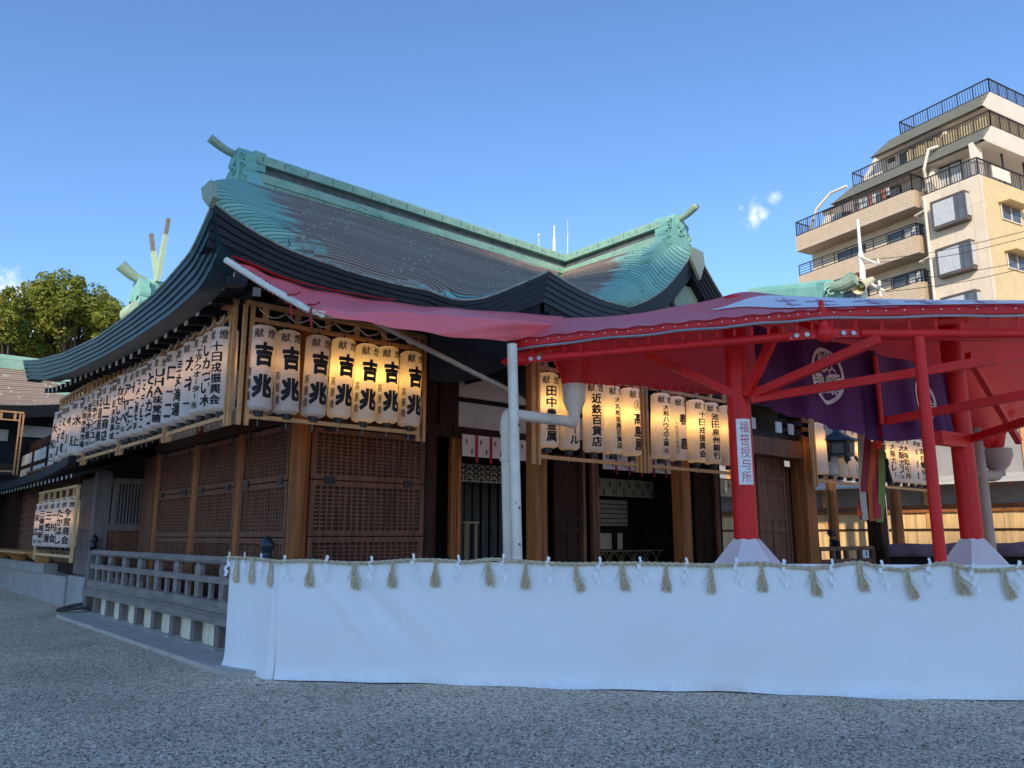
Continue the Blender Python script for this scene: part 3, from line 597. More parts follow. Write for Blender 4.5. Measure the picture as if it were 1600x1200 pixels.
# posts of the side wall and front wall
def post(x, y, z0, z1, w=.27, rnd=True, m=None, name='pillar', label=None):
    p = MB()
    if rnd: p.lathe([(w / 2, z0), (w / 2, z1)], (x, y, 0), 28)
    else:
        c = .02; h = w / 2; poly = [(x - h + c, y - h, z0), (x + h - c, y - h, z0), (x + h, y - h + c, z0), (x + h, y + h - c, z0), (x + h - c, y + h, z0), (x - h + c, y + h, z0), (x - h, y + h - c, z0), (x - h, y - h + c, z0)]
        p.prism(poly, (0, 0, z1 - z0))
    return sharp(p.build(name, m or wood_pillar, HALL, label=label), 30)
post(5.36, 11.2, .5, 4.9, .30)
for yy in (13.3, 15.45, 17.75): post(5.34, yy, .5, 4.9, .24)
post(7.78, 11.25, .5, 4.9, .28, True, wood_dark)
# lattice shutters
def lattice(o, u, n, wd, z0, z1, nx, nz, bar=.03, m=wood_brown, name='lattice_shutter', vert_only=False):
    """o: base point on the wall, u: along the wall, n: outward"""
    o, u, n = V(o), V(u), V(n); Z = V((0, 0, 1)); mb = MB(); fr_ = .085
    def pc(a0, a1, c0, c1, d0, d1, mi=0): mb.obox(o + u * (a0 + a1) / 2 + Z * ((c0 + c1) / 2) + n * (d0 + d1) / 2, u * (a1 - a0) / 2, n * (d1 - d0) / 2, Z * ((c1 - c0) / 2), mi)
    pc(0, wd, z0 + .002, z1 - .002, -.03, -.02, 1)
    pc(0, fr_, z0, z1, -.02, .045); pc(wd - fr_, wd, z0, z1, -.02, .045); pc(fr_, wd - fr_, z0, z0 + fr_, -.02, .043); pc(fr_, wd - fr_, z1 - fr_, z1, -.02, .043)
    iw = wd - 2 * fr_; ih = z1 - z0 - 2 * fr_
    for i in range(1, nx + 1):
        a = fr_ + iw * i / (nx + 1); pc(a - bar / 2, a + bar / 2, z0 + fr_, z1 - fr_, -.018, .032)
    if not vert_only:
        for j in range(1, nz + 1):
            c = z0 + fr_ + ih * j / (nz + 1); pc(fr_, wd - fr_, c - bar / 2, c + bar / 2, -.016, .020)
    return mb.build(name, [m, lat_back], HALL)
lat_back = mat('lattice_backing', (.055, .03, .025), .8, .35, 5)
sideu, siden = V((0, 1, 0)), V((-1, 0, 0))
for y0, y1 in ((11.36, 13.17), (13.43, 15.32), (15.58, 17.62)):
    lattice((5.3, y0, 0), sideu, siden, y1 - y0, 2.44, 3.30, 15, 10)
    lattice((5.3, y0, 0), sideu, siden, y1 - y0, 1.58, 2.42, 15, 10)
    lattice((5.3, y0, 0), sideu, siden, y1 - y0, .82, 1.56, 15, 8, vert_only=(y0 > 13 and y0 < 15))
lattice((5.53, 11.2, 0), (1, 0, 0), (0, -1, 0), 2.10, 2.46, 3.26, 17, 10)
lattice((5.53, 11.2, 0), (1, 0, 0), (0, -1, 0), 2.10, 1.60, 2.44, 17, 10)
lattice((5.53, 11.2, 0), (1, 0, 0), (0, -1, 0), 2.10, .82, 1.58, 17, 9)
hg = MB()
for y0 in (11.6, 12.9, 13.7, 15.0, 15.9, 17.3):
    for z in (2.43, 3.28): hg.box((5.235, y0 - .07, z - .06), (5.25, y0 + .07, z + .06))
for x0 in (5.85, 7.3): hg.box((x0 - .09, 11.135, 2.39), (x0 + .09, 11.15, 2.51)); hg.box((x0 - .09, 11.135, 3.22), (x0 + .09, 11.15, 3.32))
hg.build('shutter_hinges', black_plastic, HALL)
# beams and plaster bands over the shutters
bm_ = MB()
bm_.box((5.2, 11.3, 3.32), (5.45, 17.9, 3.52)); bm_.box((5.4, 11.08, 3.30), (10.4, 11.3, 3.50)); bm_.box((5.24, 11.3, 3.86), (5.42, 17.9, 3.98)); bm_.box((5.4, 11.12, 3.98), (8.3, 11.3, 4.08))
bm_.box((7.9, 11.1, 3.50), (8.3, 11.3, 5.0)); bm_.box((5.26, 11.3, 4.55), (5.40, 17.9, 4.95)); bm_.box((5.4, 11.14, 4.6), (8.0, 11.28, 4.95))
bm_.build('wall_beam', wood_dark, HALL)
pb = MB(); pb.box((5.31, 11.35, 3.52), (5.37, 17.9, 3.86)); pb.box((5.31, 11.35, 3.98), (5.37, 17.9, 4.55)); pb.box((5.5, 11.2, 3.5), (12.0, 11.26, 3.98)); pb.box((5.5, 11.2, 4.08), (12.0, 11.26, 4.6))
pb.build('plaster_band', plaster, HALL)
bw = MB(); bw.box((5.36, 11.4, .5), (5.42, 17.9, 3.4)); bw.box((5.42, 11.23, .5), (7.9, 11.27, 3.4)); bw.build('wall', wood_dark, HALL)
# curved rainbow beams from the front wall to the porch
kb = MB()
def rainbow(p0, p1, rise, w, h, mi=0):
    pts = [V(p0).lerp(V(p1), t / 12) + V((0, 0, rise * math.sin(math.pi * t / 12) ** .8)) for t in range(13)]
    for a, b in zip(pts, pts[1:]): kb.bar(a, b, w, h, (0, 0, 1), mi)
rainbow((8.25, 8.9, 3.75), (7.9, 11.2, 4.6), .25, .2, .34); rainbow((11.8, 8.9, 3.75), (11.8, 11.2, 4.5), .25, .2, .34)
kb.build('rainbow_beam', wood_black, HALL)
# veranda: floor, stub posts, board wall below, railing
ve = MB(); ve.box((4.22, 9.6, .47), (5.3, 18.6, .53)); ve.box((4.20, 9.55, .40), (4.26, 18.6, .50)); ve.build('veranda_floor', wood_grey, HALL)
y = 17.9; k = 0
while y > 9.9:
    p = MB(); p.box((4.28, y - .085, .08), (4.46, y + .085, .47)); p.build('veranda_post', wood_greyv, HALL)
    q = MB(); q.box((4.22, y - .14, .05), (4.52, y + .14, .085)); q.build('foot_stone', stone, HALL); y -= .95
bd = MB()
y = 9.7
while y < 18.3: bd.box((4.40, y, .05), (4.44, y + .70, .46)); y += .72
bd.build('underfloor_board', plaster_warm, HALL)
rl = MB(); rl.tube([(4.35, 9.75, 1.25), (4.35, 18.62, 1.25)], .062, 14); sharp(rl.build('top_rail', wood_grey, HALL))
rl = MB(); rl.box((4.30, 9.75, .93), (4.40, 18.62, 1.02)); rl.build('middle_rail', wood_grey, HALL)
rl = MB(); rl.box((4.27, 9.72, .55), (4.43, 18.64, .70)); rl.box((4.20, 9.6, .53), (4.5, 18.64, .55)); rl.build('bottom_rail', wood_grey, HALL)
y = 10.3
while y < 18.5:
    s_ = MB(); s_.box((4.315, y - .085, .70), (4.385, y + .085, .93)); s_.prism([(4.315, y - .10, 1.02), (4.315, y + .10, 1.02), (4.315, y + .125, 1.12), (4.315, y + .07, 1.195), (4.315, y - .07, 1.195), (4.315, y - .125, 1.12)], (.07, 0, 0)); s_.build('railing_strut', wood_grey, HALL)
    t_ = MB(); t_.box((4.325, y + .42, .70), (4.375, y + .52, .93)); t_.build('railing_block', wood_grey, HALL); y += .98
def giboshi(x, y, z, s):
    gq = MB(); gq.lathe([(.075 * s, -.30 * s), (.075 * s, 0), (.085 * s, .0), (.085 * s, .03 * s), (.06 * s, .045 * s), (.055 * s, .09 * s), (.09 * s, .15 * s), (.095 * s, .19 * s), (.06 * s, .25 * s), (.02 * s, .29 * s), (.004, .31 * s)], (x, y, z), 18); gq.build('bronze_finial', bronze, HALL, smooth=True)
post(4.35, 18.66, .05, 1.30, .16, False, wood_greyv, 'railing_end_post'); giboshi(4.35, 18.66, 1.36, .9)
post(4.35, 9.9, .4, 1.22, .16, False, wood_greyv, 'railing_end_post'); giboshi(4.35, 9.9, 1.30, 1.0)
# porch pillars and beams (the porch stands forward of the front wall)
post(8.24, 8.99, 1.0, 4.6, .25, False, None, 'porch_pillar'); post(11.84, 8.99, 1.0, 4.6, .26, False, None, 'porch_pillar')
post(16.2, 8.99, .3, 4.7, .38, False, None, 'porch_pillar'); post(19.6, 8.99, .3, 4.2, .36, False, wood_dark, 'porch_pillar')
cb = MB(); cb.box((11.95, 8.86, 3.25), (16.0, 9.12, 3.62)); cb.box((16.4, 8.9, 3.25), (19.4, 9.1, 3.55)); cb.box((16.1, 9.1, 3.3), (16.35, 11.2, 3.6)); cb.build('porch_beam', wood_brown, HALL)
kg = MB()
for x0, sgn in ((15.95, -1), (16.42, 1), (19.3, -1)):
    for zz in (3.75, 3.95, 4.15): kg.box((x0 - .25, 8.8, zz), (x0 + .25, 9.2, zz + .1))
kg.box((12.1, 8.92, 3.62), (19.4, 9.08, 3.75)); kg.box((12.1, 8.95, 4.3), (19.4, 9.1, 4.9)); kg.build('bracket_set', wood_black, HALL)
ke = MB()
ke.tube(smoothpath([(16.45, 8.75, 3.75), (16.6, 8.6, 3.85), (16.75, 8.5, 3.70), (16.7, 8.45, 3.45), (16.55, 8.4, 3.38)], 16), [.07, .08, .085, .085, .085, .08, .08, .075, .07, .07, .065, .06, .055, .05, .045, .04, .03], 10)
for x0 in (13.2, 14.0, 15.0, 15.5, 17.4): ke.box((x0, 8.84, 3.75), (x0 + .22, 8.87, 3.98))
ke.build('carved_beam_end', plaster, HALL)
# inside of the hall
ins = MB(); ins.box((5.5, 11.3, .74), (16.3, 17.4, .80)); ins.build('floor', tatami, HALL)
iw = MB(); iw.box((5.4, 17.4, .5), (16.5, 17.5, 5.2)); iw.box((16.35, 11.3, .5), (16.45, 17.4, 5.2)); iw.build('back_wall', wood_black, HALL)
def front(u0, u1, v0, v1, d0=0.0, d1=.05, y=11.2): 
    a = ony(u0, v0, y); b = ony(u1, v1, y); return V((a.x, y + d0, b.z)), V((b.x, y + d1, a.z))
# open door posts and panelled doors
for u0, u1 in ((701, 709), (710.5, 716), (907, 911), (922, 927), (928, 932), (1114, 1119)):
    p = MB(); a = ony(u0, 780, 11.2); b = ony(u1, 780, 11.2); p.box((a.x, 11.12, .8), (b.x, 11.22, 3.35)); p.build('door_post', wood_pillar if u0 < 720 else wood_brown, HALL)
def door(u0, u1, z0, z1, y=11.2, nm='panel_door', m=wood_dark):
    a = ony(u0, 780, y).x; b = ony(u1, 780, y).x; d = MB(); d.box((a, y, z0), (b, y + .03, z1))
    w_ = b - a
    for x0, x1 in ((a, a + .09), (b - .09, b)): d.box((x0, y - .035, z0), (x1, y, z1))
    for z in (z0 + .02, z0 + (z1 - z0) * .36, z0 + (z1 - z0) * .46, z0 + (z1 - z0) * .80, z1 - .10): d.box((a + .09, y - .03, z), (b - .09, y, z + .09))
    d.box(((a + b) / 2 - .03, y - .02, z0 + .1), ((a + b) / 2 + .03, y, z0 + (z1 - z0) * .46))
    return d.build(nm, m, HALL)
door(865, 907, .8, 3.2); door(1084, 1115, .8, 3.2); door(1183, 1227, .8, 3.25, 9.2, 'panel_door', wood_brown)
lattice((ony(1228, 780, 9.25).x, 9.25, 0), (1, 0, 0), (0, -1, 0), .42, .6, 3.1, 3, 22, .04, wood_brown, 'door_lattice')
ls = MB(); a = ony(701, 700, 11.2).x; ls.box((a, 11.05, 3.36), (16.2, 11.2, 3.5)); ls.build('door_head', wood_dark, HALL)
YS = 13.9
sh = MB(); a = ony(932, 780, YS); b = ony(981, 822, YS); sh.box((a.x, YS, b.z), (b.x, YS + .04, a.z)); sh.build('shoji_screen', shoji, HALL, face_uv=True)
sh = MB()
for u0, u1 in ((932, 956), (966, 973)): a = ony(u0, 833, YS); b = ony(u1, 858, YS); sh.box((a.x, YS, b.z), (b.x, YS + .04, a.z))
sh.build('low_wall_panel', plaster_warm, HALL)
sh = MB(); a = ony(925, 830, YS); b = ony(990, 860, YS); sh.box((a.x, YS + .05, .8), (b.x, YS + .1, 3.3)); sh.build('inner_partition', wood_dark, HALL)

# ------------------------------------------------------------ short curtains and things inside the hall
def pleat(x, amp, n): return amp * math.sin(x * n)
def diamond(mb, cx, cz, w, h, fn, mi=1):
    for r_, in ((1.0,),):
        for qx, qz in ((0, .5), (.5, 0), (-.5, 0), (0, -.5)):
            c = (cx + qx * w, cz + qz * h); k = .44
            mb.add([fn(c[0] - w * k, c[1]), fn(c[0], c[1] - h * k), fn(c[0] + w * k, c[1]), fn(c[0], c[1] + h * k)], [(0, 1, 2, 3)], mi)
def noren(name, label, x0, x1, z0, z1, y, n, ribbons=False, m=None, dw=.028, dh=.07, group=None):
    t = thing(name, label, 'curtain', (x0, y, z1), group)
    r = MB(); r.tube([(x0 - .03, y, z1 + .01), (x1 + .03, y, z1 + .01)], .014, 8); r.build('rod', wood_dark, t)
    wd = (x1 - x0) / n
    for i in range(n):
        a = x0 + wd * i + .008; b = x0 + wd * (i + 1) - .008; p = MB(); ph = random.uniform(0, 6)
        f = lambda x, z, q=0: V((x, y + .012 * math.sin(x * 16 + ph) * (z1 - z) / (z1 - z0) - q, z))
        p.grid(10, 4, lambda u, v: f(lerp(a, b, u), lerp(z0, z1, v)), 0)
        diamond(p, lerp(a, b, .3), lerp(z0, z1, .68), dw, dh, lambda x, z: f(x, z, .004)); diamond(p, lerp(a, b, .72), lerp(z0, z1, .25), dw, dh, lambda x, z: f(x, z, .004))
        p.build('cloth_panel', [m or noren_w, ink_brown], t, smooth=True)
        if ribbons and i:
            q = MB(); q.box((x0 + wd * i - .028, y - .018, z0 - .10), (x0 + wd * i + .028, y - .008, z1)); q.build('red_ribbon', noren_red, t)
xa, xb = ony(714, 690, 11.16).x, ony(822, 690, 11.16).x
noren('door_curtain', 'wide white door curtain with red ribbons left of the drainpipe', xa, xb, 2.98, 3.37, 11.02, 5, True)
xa, xb = ony(933, 690, 11.16).x, ony(1048, 690, 11.16).x
noren('door_curtain', 'white door curtain with red ribbons half hidden behind hanging lanterns', xa, xb, 2.95, 3.36, 11.02, 6, True)
brocade_cream = mat('brocade_cream', (.52, .50, .40), .8, .1, 4)
t = thing('brocade_valance', 'pale brocade valance with dark leaf pattern inside the left doorway', 'curtain', (8.6, 12.4, 2.9))
for i in range(5):
    a = ony(715 + i * 19, 740, 12.4).x; b = ony(732 + i * 19, 740, 12.4).x; z1 = ony(720, 724, 12.4).z; z0 = ony(720, 752, 12.4).z
    p = MB(); p.box((a, 12.39, z0), (b, 12.41, z1)); 
    for k in range(3):
        for j in range(3):
            cx = lerp(a, b, .22 + .28 * k); cz = lerp(z0, z1, .2 + .3 * j + (.12 if k == 1 else 0))
            for q in range(3):
                an = q * 2.094 + 1.57; p.add([(cx + .045 * math.cos(an) + .026 * math.cos(w_), 12.385, cz + .045 * math.sin(an) + .026 * math.sin(w_)) for w_ in [e * 1.047 for e in range(6)]], [tuple(range(6))], 1)
    p.build('cloth_panel', [brocade_cream, ink], t)
t = thing('inner_curtain', 'long dark hanging curtain strips deep inside the left doorway', 'curtain', (9, 13.4, .8))
for i in range(8):
    a = ony(714 + i * 13, 800, 13.4).x; b = ony(724 + i * 13, 800, 13.4).x
    p = MB(); p.grid(6, 3, lambda u, v: V((lerp(a, b, u), 13.4 + .02 * math.sin(u * 6 + i), lerp(1.1, 2.85, v)))); p.build('cloth_strip', mat('inner_cloth', (.10, .10, .10), .8, .1, 3) if i == 0 else MATS['inner_cloth'], t)
xa, xb = ony(932, 765, 13.3).x, ony(1049, 765, 13.3).x
noren('inner_valance', 'row of small cream curtains with brown diamonds over the dark room', xa, xb, ony(990, 777, 13.3).z, ony(990, 750, 13.3).z, 13.3, 8, False, mat('noren_cream', (.60, .58, .42), .8, .06, 3), .04, .11)
xa, xb = ony(1119, 765, 13.3).x, ony(1150, 765, 13.3).x
noren('inner_valance', 'small cream curtains with diamonds just left of the signed red pillar', xa, xb, ony(1120, 775, 13.3).z, ony(1120, 748, 13.3).z, 13.3, 2, False, MATS['noren_cream'], .04, .11)
# folding stools in a row, a side table
def stool(x, y, label, group):
    t = thing('folding_stool', label, 'stool', (x, y, .8), group)
    s_ = MB(); s_.box((x - .22, y - .17, 1.22), (x + .22, y + .17, 1.245)); s_.build('seat', pale_wood, t)
    for yy in (-.15, .15):
        for sg in (-1, 1):
            l = MB(); l.tube([(x - sg * .19, y + yy + sg * .012, .8), (x + sg * .19, y + yy + sg * .012, 1.22)], .012, 8); l.build('leg', pale_wood, t)
pale_wood = mat('pale_wood', (.42, .33, .20), .6, .15, 4)
for i in range(6):
    x = ony(942 + i * 19, 860, 13.2).x; stool(x, 13.2, f'folding stool with crossed pale legs, {ORD[i]} from the left in the dark room', 'folding stools inside the hall')
t = thing('side_table', 'small pale side table standing inside the left doorway', 'table', (9.05, 12.2, .8))
a = ony(714, 816, 12.2); b = ony(739, 816, 12.2)
s_ = MB(); s_.box((a.x, 12.0, a.z - .02), (b.x, 12.4, a.z + .01)); s_.build('table_top', pale_wood, t)
for xx in (a.x + .12, b.x - .06):
    for yy in (12.03, 12.37): l = MB(); l.box((xx - .015, yy - .015, .8), (xx + .015, yy + .015, a.z - .02)); l.build('leg', pale_wood, t)
t = thing('low_platform', 'low straw-matted platform just inside the left doorway', 'platform', (9.4, 12.6, .8))
s_ = MB(); s_.box((8.5, 11.9, .8), (10.3, 13.2, 1.02)); s_.build('platform_top', tatami, t)
s_ = MB(); [s_.box((8.5 + k * .3, 11.86, .8), (8.5 + k * .3 + .05, 11.9, 1.0)) for k in range(6)]; s_.build('front_slats', pale_wood, t)

# ------------------------------------------------------------ paper lanterns
LR, LH = .167, 1.12
def lantern_parts():
    mb = MB(); prof = [(.060, -.004), (.125, 0.0), (.152, .022)]
    n = 34
    for i in range(n):
        z0 = .03 + (LH - .06) * i / n; z1 = .03 + (LH - .06) * (i + .5) / n; prof += [(LR - .0035, z0), (LR, z1)]
    prof += [(LR - .003, LH - .03), (.152, LH - .018), (.125, LH), (.06, LH + .004)]
    mb.lathe(prof, (0, 0, 0), 30, 0, False)
    return mb
_lb = lantern_parts(); me_body = bpy.data.meshes.new('paper_body'); me_body.from_pydata(_lb.v, [], _lb.f); me_body.materials.append(lantern_paper); me_body.polygons.foreach_set('use_smooth', [True] * len(me_body.polygons))
def mesh_of(mb, m, nm):
    o = mb.build(nm, m); me = o.data; bpy.data.objects.remove(o); return me
_c = MB(); _c.lathe([(.064, -.075), (.066, -.07), (.066, .012), (.05, .016)], (0, 0, 0), 20); me_cap0 = mesh_of(_c, black_plastic, 'bottom_ring')
_c = MB(); _c.lathe([(.07, LH - .004), (.07, LH + .016), (.02, LH + .03), (.018, LH + .075)], (0, 0, 0), 20); me_cap1 = mesh_of(_c, black_plastic, 'top_cap')
_c = MB(); _c.tube([(-.05, 0, LH + .015), (-.045, 0, LH + .10), (0, 0, LH + .15), (.045, 0, LH + .10), (.05, 0, LH + .015)], .006, 6); me_hang = mesh_of(_c, steel, 'wire_hanger')
_c = MB(); _c.tube([(0, 0, -.07), (0, 0, -.20)], .003, 5); me_tie = mesh_of(_c, steel, 'tie_wire')
bulb_l = bpy.data.lights.new('bulb', 'POINT'); bulb_l.energy = 2.2; bulb_l.color = (1, .53, .12); bulb_l.shadow_soft_size = .03
BL_ = []
for q_ in (.7, .9, 1.0, 1.25): k_ = bulb_l.copy(); k_.energy = bulb_l.energy * q_; BL_.append(k_)
bulb_s = bpy.data.lights.new('bulb_dim', 'POINT'); bulb_s.energy = .5; bulb_s.color = (1, .50, .14); bulb_s.shadow_soft_size = .03
LET = {}
def lettering(kind, text, sub=None):
    key = (kind, text, sub)
    if key in LET: return LET[key]
    mb = MB(); rr = LR + .004
    fn = lambda x, z: V(((rr + .0006 * random.random()) * math.sin(x / rr), -(rr + .0006 * random.random()) * math.cos(x / rr), z))
    put_glyph(mb, '献', -.088, LH - .12, .115, .12, fn, 0, .02); put_glyph(mb, '燈', .088, LH - .12, .115, .12, fn, 0, .02)
    if kind == 'big':
        put_glyph(mb, text[0], .0, LH - .40, .25, .32, fn, 0, .062); put_glyph(mb, text[1], .0, LH - .82, .275, .31, fn, 0, .062)
        column(mb, sub, -.19, LH - .55, LH - 1.03, .07, fn, 0, .008, .12)
    else:
        tail = None
        if text == '髙島屋':
            put_glyph(mb, '髙', 0, LH - .30, .10, .11, fn, 0, .012); text = '　' + text
            mb.add([fn(.083 * math.cos(q), LH - .30 + .083 * math.sin(q)) for q in [i * math.pi / 16 for i in range(32)]] + [fn(.073 * math.cos(q), LH - .30 + .073 * math.sin(q)) for q in [i * math.pi / 16 for i in range(32)]], [(i, (i + 1) % 32, 32 + (i + 1) % 32, 32 + i) for i in range(32)])
        if text.endswith('㈱'): tail = '㈱'; text = text[:-1]
        z1 = .07 + (.13 if tail else 0)
        w_ = min(.17, (LH - .22 - z1) / len(text) * 1.15)
        column(mb, text, .0, LH - .205, z1, max(w_, .10), fn, 0, .046, .2)
        if tail: put_glyph(mb, '株', 0, .125, .09, .10, fn, 0, .012); 
        if tail:
            for sg in (-1, 1):
                mb.add([fn(sg * (.062 + .012 * (1 - q * q)), .125 + .055 * q) for q in (-1, -.5, 0, .5, 1)] + [fn(sg * (.069 + .012 * (1 - q * q)), .125 + .055 * q) for q in (1, .5, 0, -.5, -1)], [tuple(range(10))])
        if sub: column(mb, sub, -.14, LH - .45, .10, .055, fn, 0, .004, .08)
    me = mesh_of(mb, ink, 'lettering'); LET[key] = me; return me
def lantern(x, y, ztop, rot, lab, group, kind='col', text='', sub=None, dim=False, scale=1.0):
    t = thing('paper_lantern', lab, 'lantern', (x, y, ztop - LH * scale), group); t.rotation_euler = (random.uniform(-.03, .03), random.uniform(-.03, .03), R_(rot)); t.scale = (scale,) * 3
    for nm, me in (('paper_body', me_body), ('bottom_ring', me_cap0), ('top_cap', me_cap1), ('wire_hanger', me_hang), ('tie_wire', me_tie), ('lettering', lettering(kind, text, sub))):
        o = bpy.data.objects.new(nm, me); COL.objects.link(o); o.parent = t
    o = bpy.data.objects.new('bulb', bulb_s if dim else random.choice(BL_)); COL.objects.link(o); o.parent = t; o.location = (0, 0, LH * .60)
    return t
def frame(a, b, ztop, zbot, n, label, group, rungs=8, out=.0, zr=.22, m=None):
    """open timber rack: ladder rail on top, hanging posts, bottom rail"""
    a, b = V(a), V(b); d = (b - a).normalized(); L_ = (b - a).length; sd = V((-d.y, d.x, 0)); Z = V((0, 0, 1)); mm = m or wood_fresh
    t = thing('lantern_rack', label, 'lantern rack', (*a.xy, zbot), group)
    def rail(nm, z, w_, h, e0=.1, e1=.1):
        r = MB(); r.obox((a + b) / 2 + Z * z, d * (L_ / 2 + (e0 + e1) / 4), sd * w_ / 2, Z * h / 2); r.build(nm, mm, t)
    rail('top_rail', ztop - .03, .09, .055); rail('lower_rail', ztop - zr, .05, .05, -.12, -.12); rail('bottom_rail', zbot + .12, .05, .055, -.12, -.12)
    for i in range(rungs + 1):
        p = a + d * L_ * (i + .5) / (rungs + 1); r = MB(); r.obox(p + Z * (ztop - .057 - (zr - .085) / 2), d * .035, sd * .022, Z * ((zr - .085) / 2)); r.build('rung', mm, t)
    for p in (a, b):
        for sg in (-1, 1):
            r = MB(); r.obox(p + d * sg * .05 + Z * ((ztop - .06 + zbot) / 2), d * .024, sd * .024, Z * ((ztop - .06 - zbot) / 2)); r.build('post', mm, t)
    return t
# left side: four racks along the eave, lanterns nearest the corner first
ys = [9.86, 12.32, 14.84, 17.4, 20.1]
for i in range(4):
    frame((3.72, ys[i] + .06, 0), (3.72, ys[i + 1] - .06, 0), 4.66, 2.98, 6, f'long timber lantern rack under the left eave, {ORD[i]} from the hall corner', 'lantern racks under the left eave', 7)
left_txt = ['十日戎振興会', 'いかづい木', 'エアウォーター㈱', 'カネ一', '弐丸海運', 'ロ一二', 'UHA味覚糖', 'とんかつ', 'ナンアレコ', 'てんご屋切甫', '十一ロジ', 'アヤベ㈱', 'かせいとう', '十日戎振興会', '山二商店', '北原昌樹', '日本インシュレ', '金吉水産㈱', '大阪木津市場', '水上', '大辰', '今川㈱', 'さがむ', '三田屋', '大和㈱']
k = 0
for i in range(4):
    cnt = (6, 7, 6, 6)[i]
    for j in range(cnt):
        yy = lerp(ys[i] + .30, ys[i + 1] - .26, j / (cnt - 1))
        lantern(3.72 + random.uniform(-.015, .015), yy, 4.33 + random.uniform(-.02, .02), -48 + random.uniform(-14, 14), f'white paper lantern in the left eave row, {ORD[k]} from the hall corner', 'lanterns under the left eave', 'col', left_txt[k], None, True); k += 1
# front of the left wing: seven with two bold characters
frame((3.84, 9.72, 0), (6.56, 9.72, 0), 4.62, 2.98, 7, 'timber lantern rack across the front left corner of the hall', 'lantern racks on the front', 5, 0, .24)
for j in range(7):
    lantern(4.04 + j * .384, 9.72, 4.31 + random.uniform(-.012, .012), -8 + j * 1.5 + random.uniform(-4, 4), f'glowing lantern with two bold characters, {ORD[j]} from the corner post', 'lanterns with two bold characters', 'big', '吉兆', '高麗橋', j < 3)
for i, (a, b) in enumerate((((3.95, 9.66, 4.52), (6.5, 9.66, 4.52)), ((3.66, 10.1, 4.48), (3.66, 14.8, 4.5)))):
    cw = MB(); a, b = V(a), V(b); n = 7 if i == 0 else 13; pts = []
    for k in range(n * 6 + 1): f = k / (n * 6); pts.append(a.lerp(b, f) + V((0, 0, -.09 * abs(math.sin(f * n * math.pi)) + random.uniform(-.004, .004))))
    cw.tube(pts, .008, 6); tag(cw.build('lamp_cable', white_pole, None, True), ('white lamp cable looping over the lanterns with two bold characters', 'white lamp cable looping along the left eave rack')[i], 'cable')
# porch racks, left pair
def lx(u, v=650, y=8.45): return ony(u, v, y).x
frame((7.74, 8.45, 0), (10.02, 8.45, 0), 4.3, 2.62, 5, 'timber lantern rack on the porch just right of the drainpipe', 'lantern racks on the porch', 5)
frame((10.22, 8.45, 0), (12.75, 8.45, 0), 4.3, 2.62, 5, 'timber lantern rack on the porch left of the signed red pillar', 'lantern racks on the porch', 5)
for i, (u, tx, sub, rot) in enumerate([(855, '田中貴金属', None, -20), (888, 'アサヒビール', None, -12), (926, '近鉄百貨店', None, -24), (956, '大丸松坂屋百貨店', None, -2), (985, '髙島屋', None, 2)]):
    lantern(lx(u), 8.45, 4.0, rot, f'amber-lit paper lantern behind the drainpipe hopper, {ORD[i]} from the left of its rack', 'amber lanterns on the porch', 'col', tx, sub)
for i, (u, tx, sub, rot) in enumerate([(1030, '大和ハウス工業㈱', None, -16), (1057, '春鹿', '今西清兵衛商店', -4), (1085, '十日戎振興会', None, -8), (1110, '池田泉州銀行', None, -20), (1135, '三井住友信託銀行', None, -4)]):
    lantern(lx(u), 8.45, 4.0, rot, f'amber-lit paper lantern left of the signed red pillar, {ORD[i]} from the left of its rack', 'amber lanterns on the porch', 'col', tx, sub)
frame((15.75, 8.45, 0), (17.95, 8.45, 0), 4.3, 2.62, 5, 'timber lantern rack behind the dark metal lantern', 'lantern racks on the porch', 5)
frame((18.15, 8.45, 0), (21.6, 8.45, 0), 4.3, 2.62, 5, 'timber lantern rack behind the two right-hand red posts', 'lantern racks on the porch', 6)
for i in range(5):
    lantern(16.0 + i * .42, 8.45, 4.0, 40, f'lantern glowing behind the dark metal lantern, {ORD[i]} from the left', 'amber lanterns on the porch', 'col', '献灯会', None)
for i, (tx, rot) in enumerate([('三菱電機事務所', -20), ('日立住友', -16), ('大阪カレー', -14), ('大阪ガス㈱', -18), ('大阪取引所', -26), ('中央会', 10), ('吉在電化㈱', -10), ('ハナマーケティング㈱', -26)]):
    lantern(18.45 + i * .415, 8.45, 4.0, rot, f'tall lantern below the purple curtains, {ORD[i]} from the left of its rack', 'amber lanterns on the porch', 'col', tx, None)
# annex rack with six lanterns
frame((4.02, 19.0, 0), (4.02, 22.9, 0), 2.68, 1.04, 6, 'small pale timber lantern rack standing before the shuttered annex', 'lantern racks on the annex', 5, 0, .26, wood_gold)
for i, tx in enumerate(['今宮商会', 'たかはし', '一村会', '三笠屋', '三條尾新㈱', '末広㈱']):
    lantern(4.02, 19.4 + i * .62, 2.38, -48 + random.uniform(-10, 10), f'white lantern on the small annex rack, {ORD[i]} from its near end', 'lanterns on the annex rack', 'col', tx, None, True, .92)

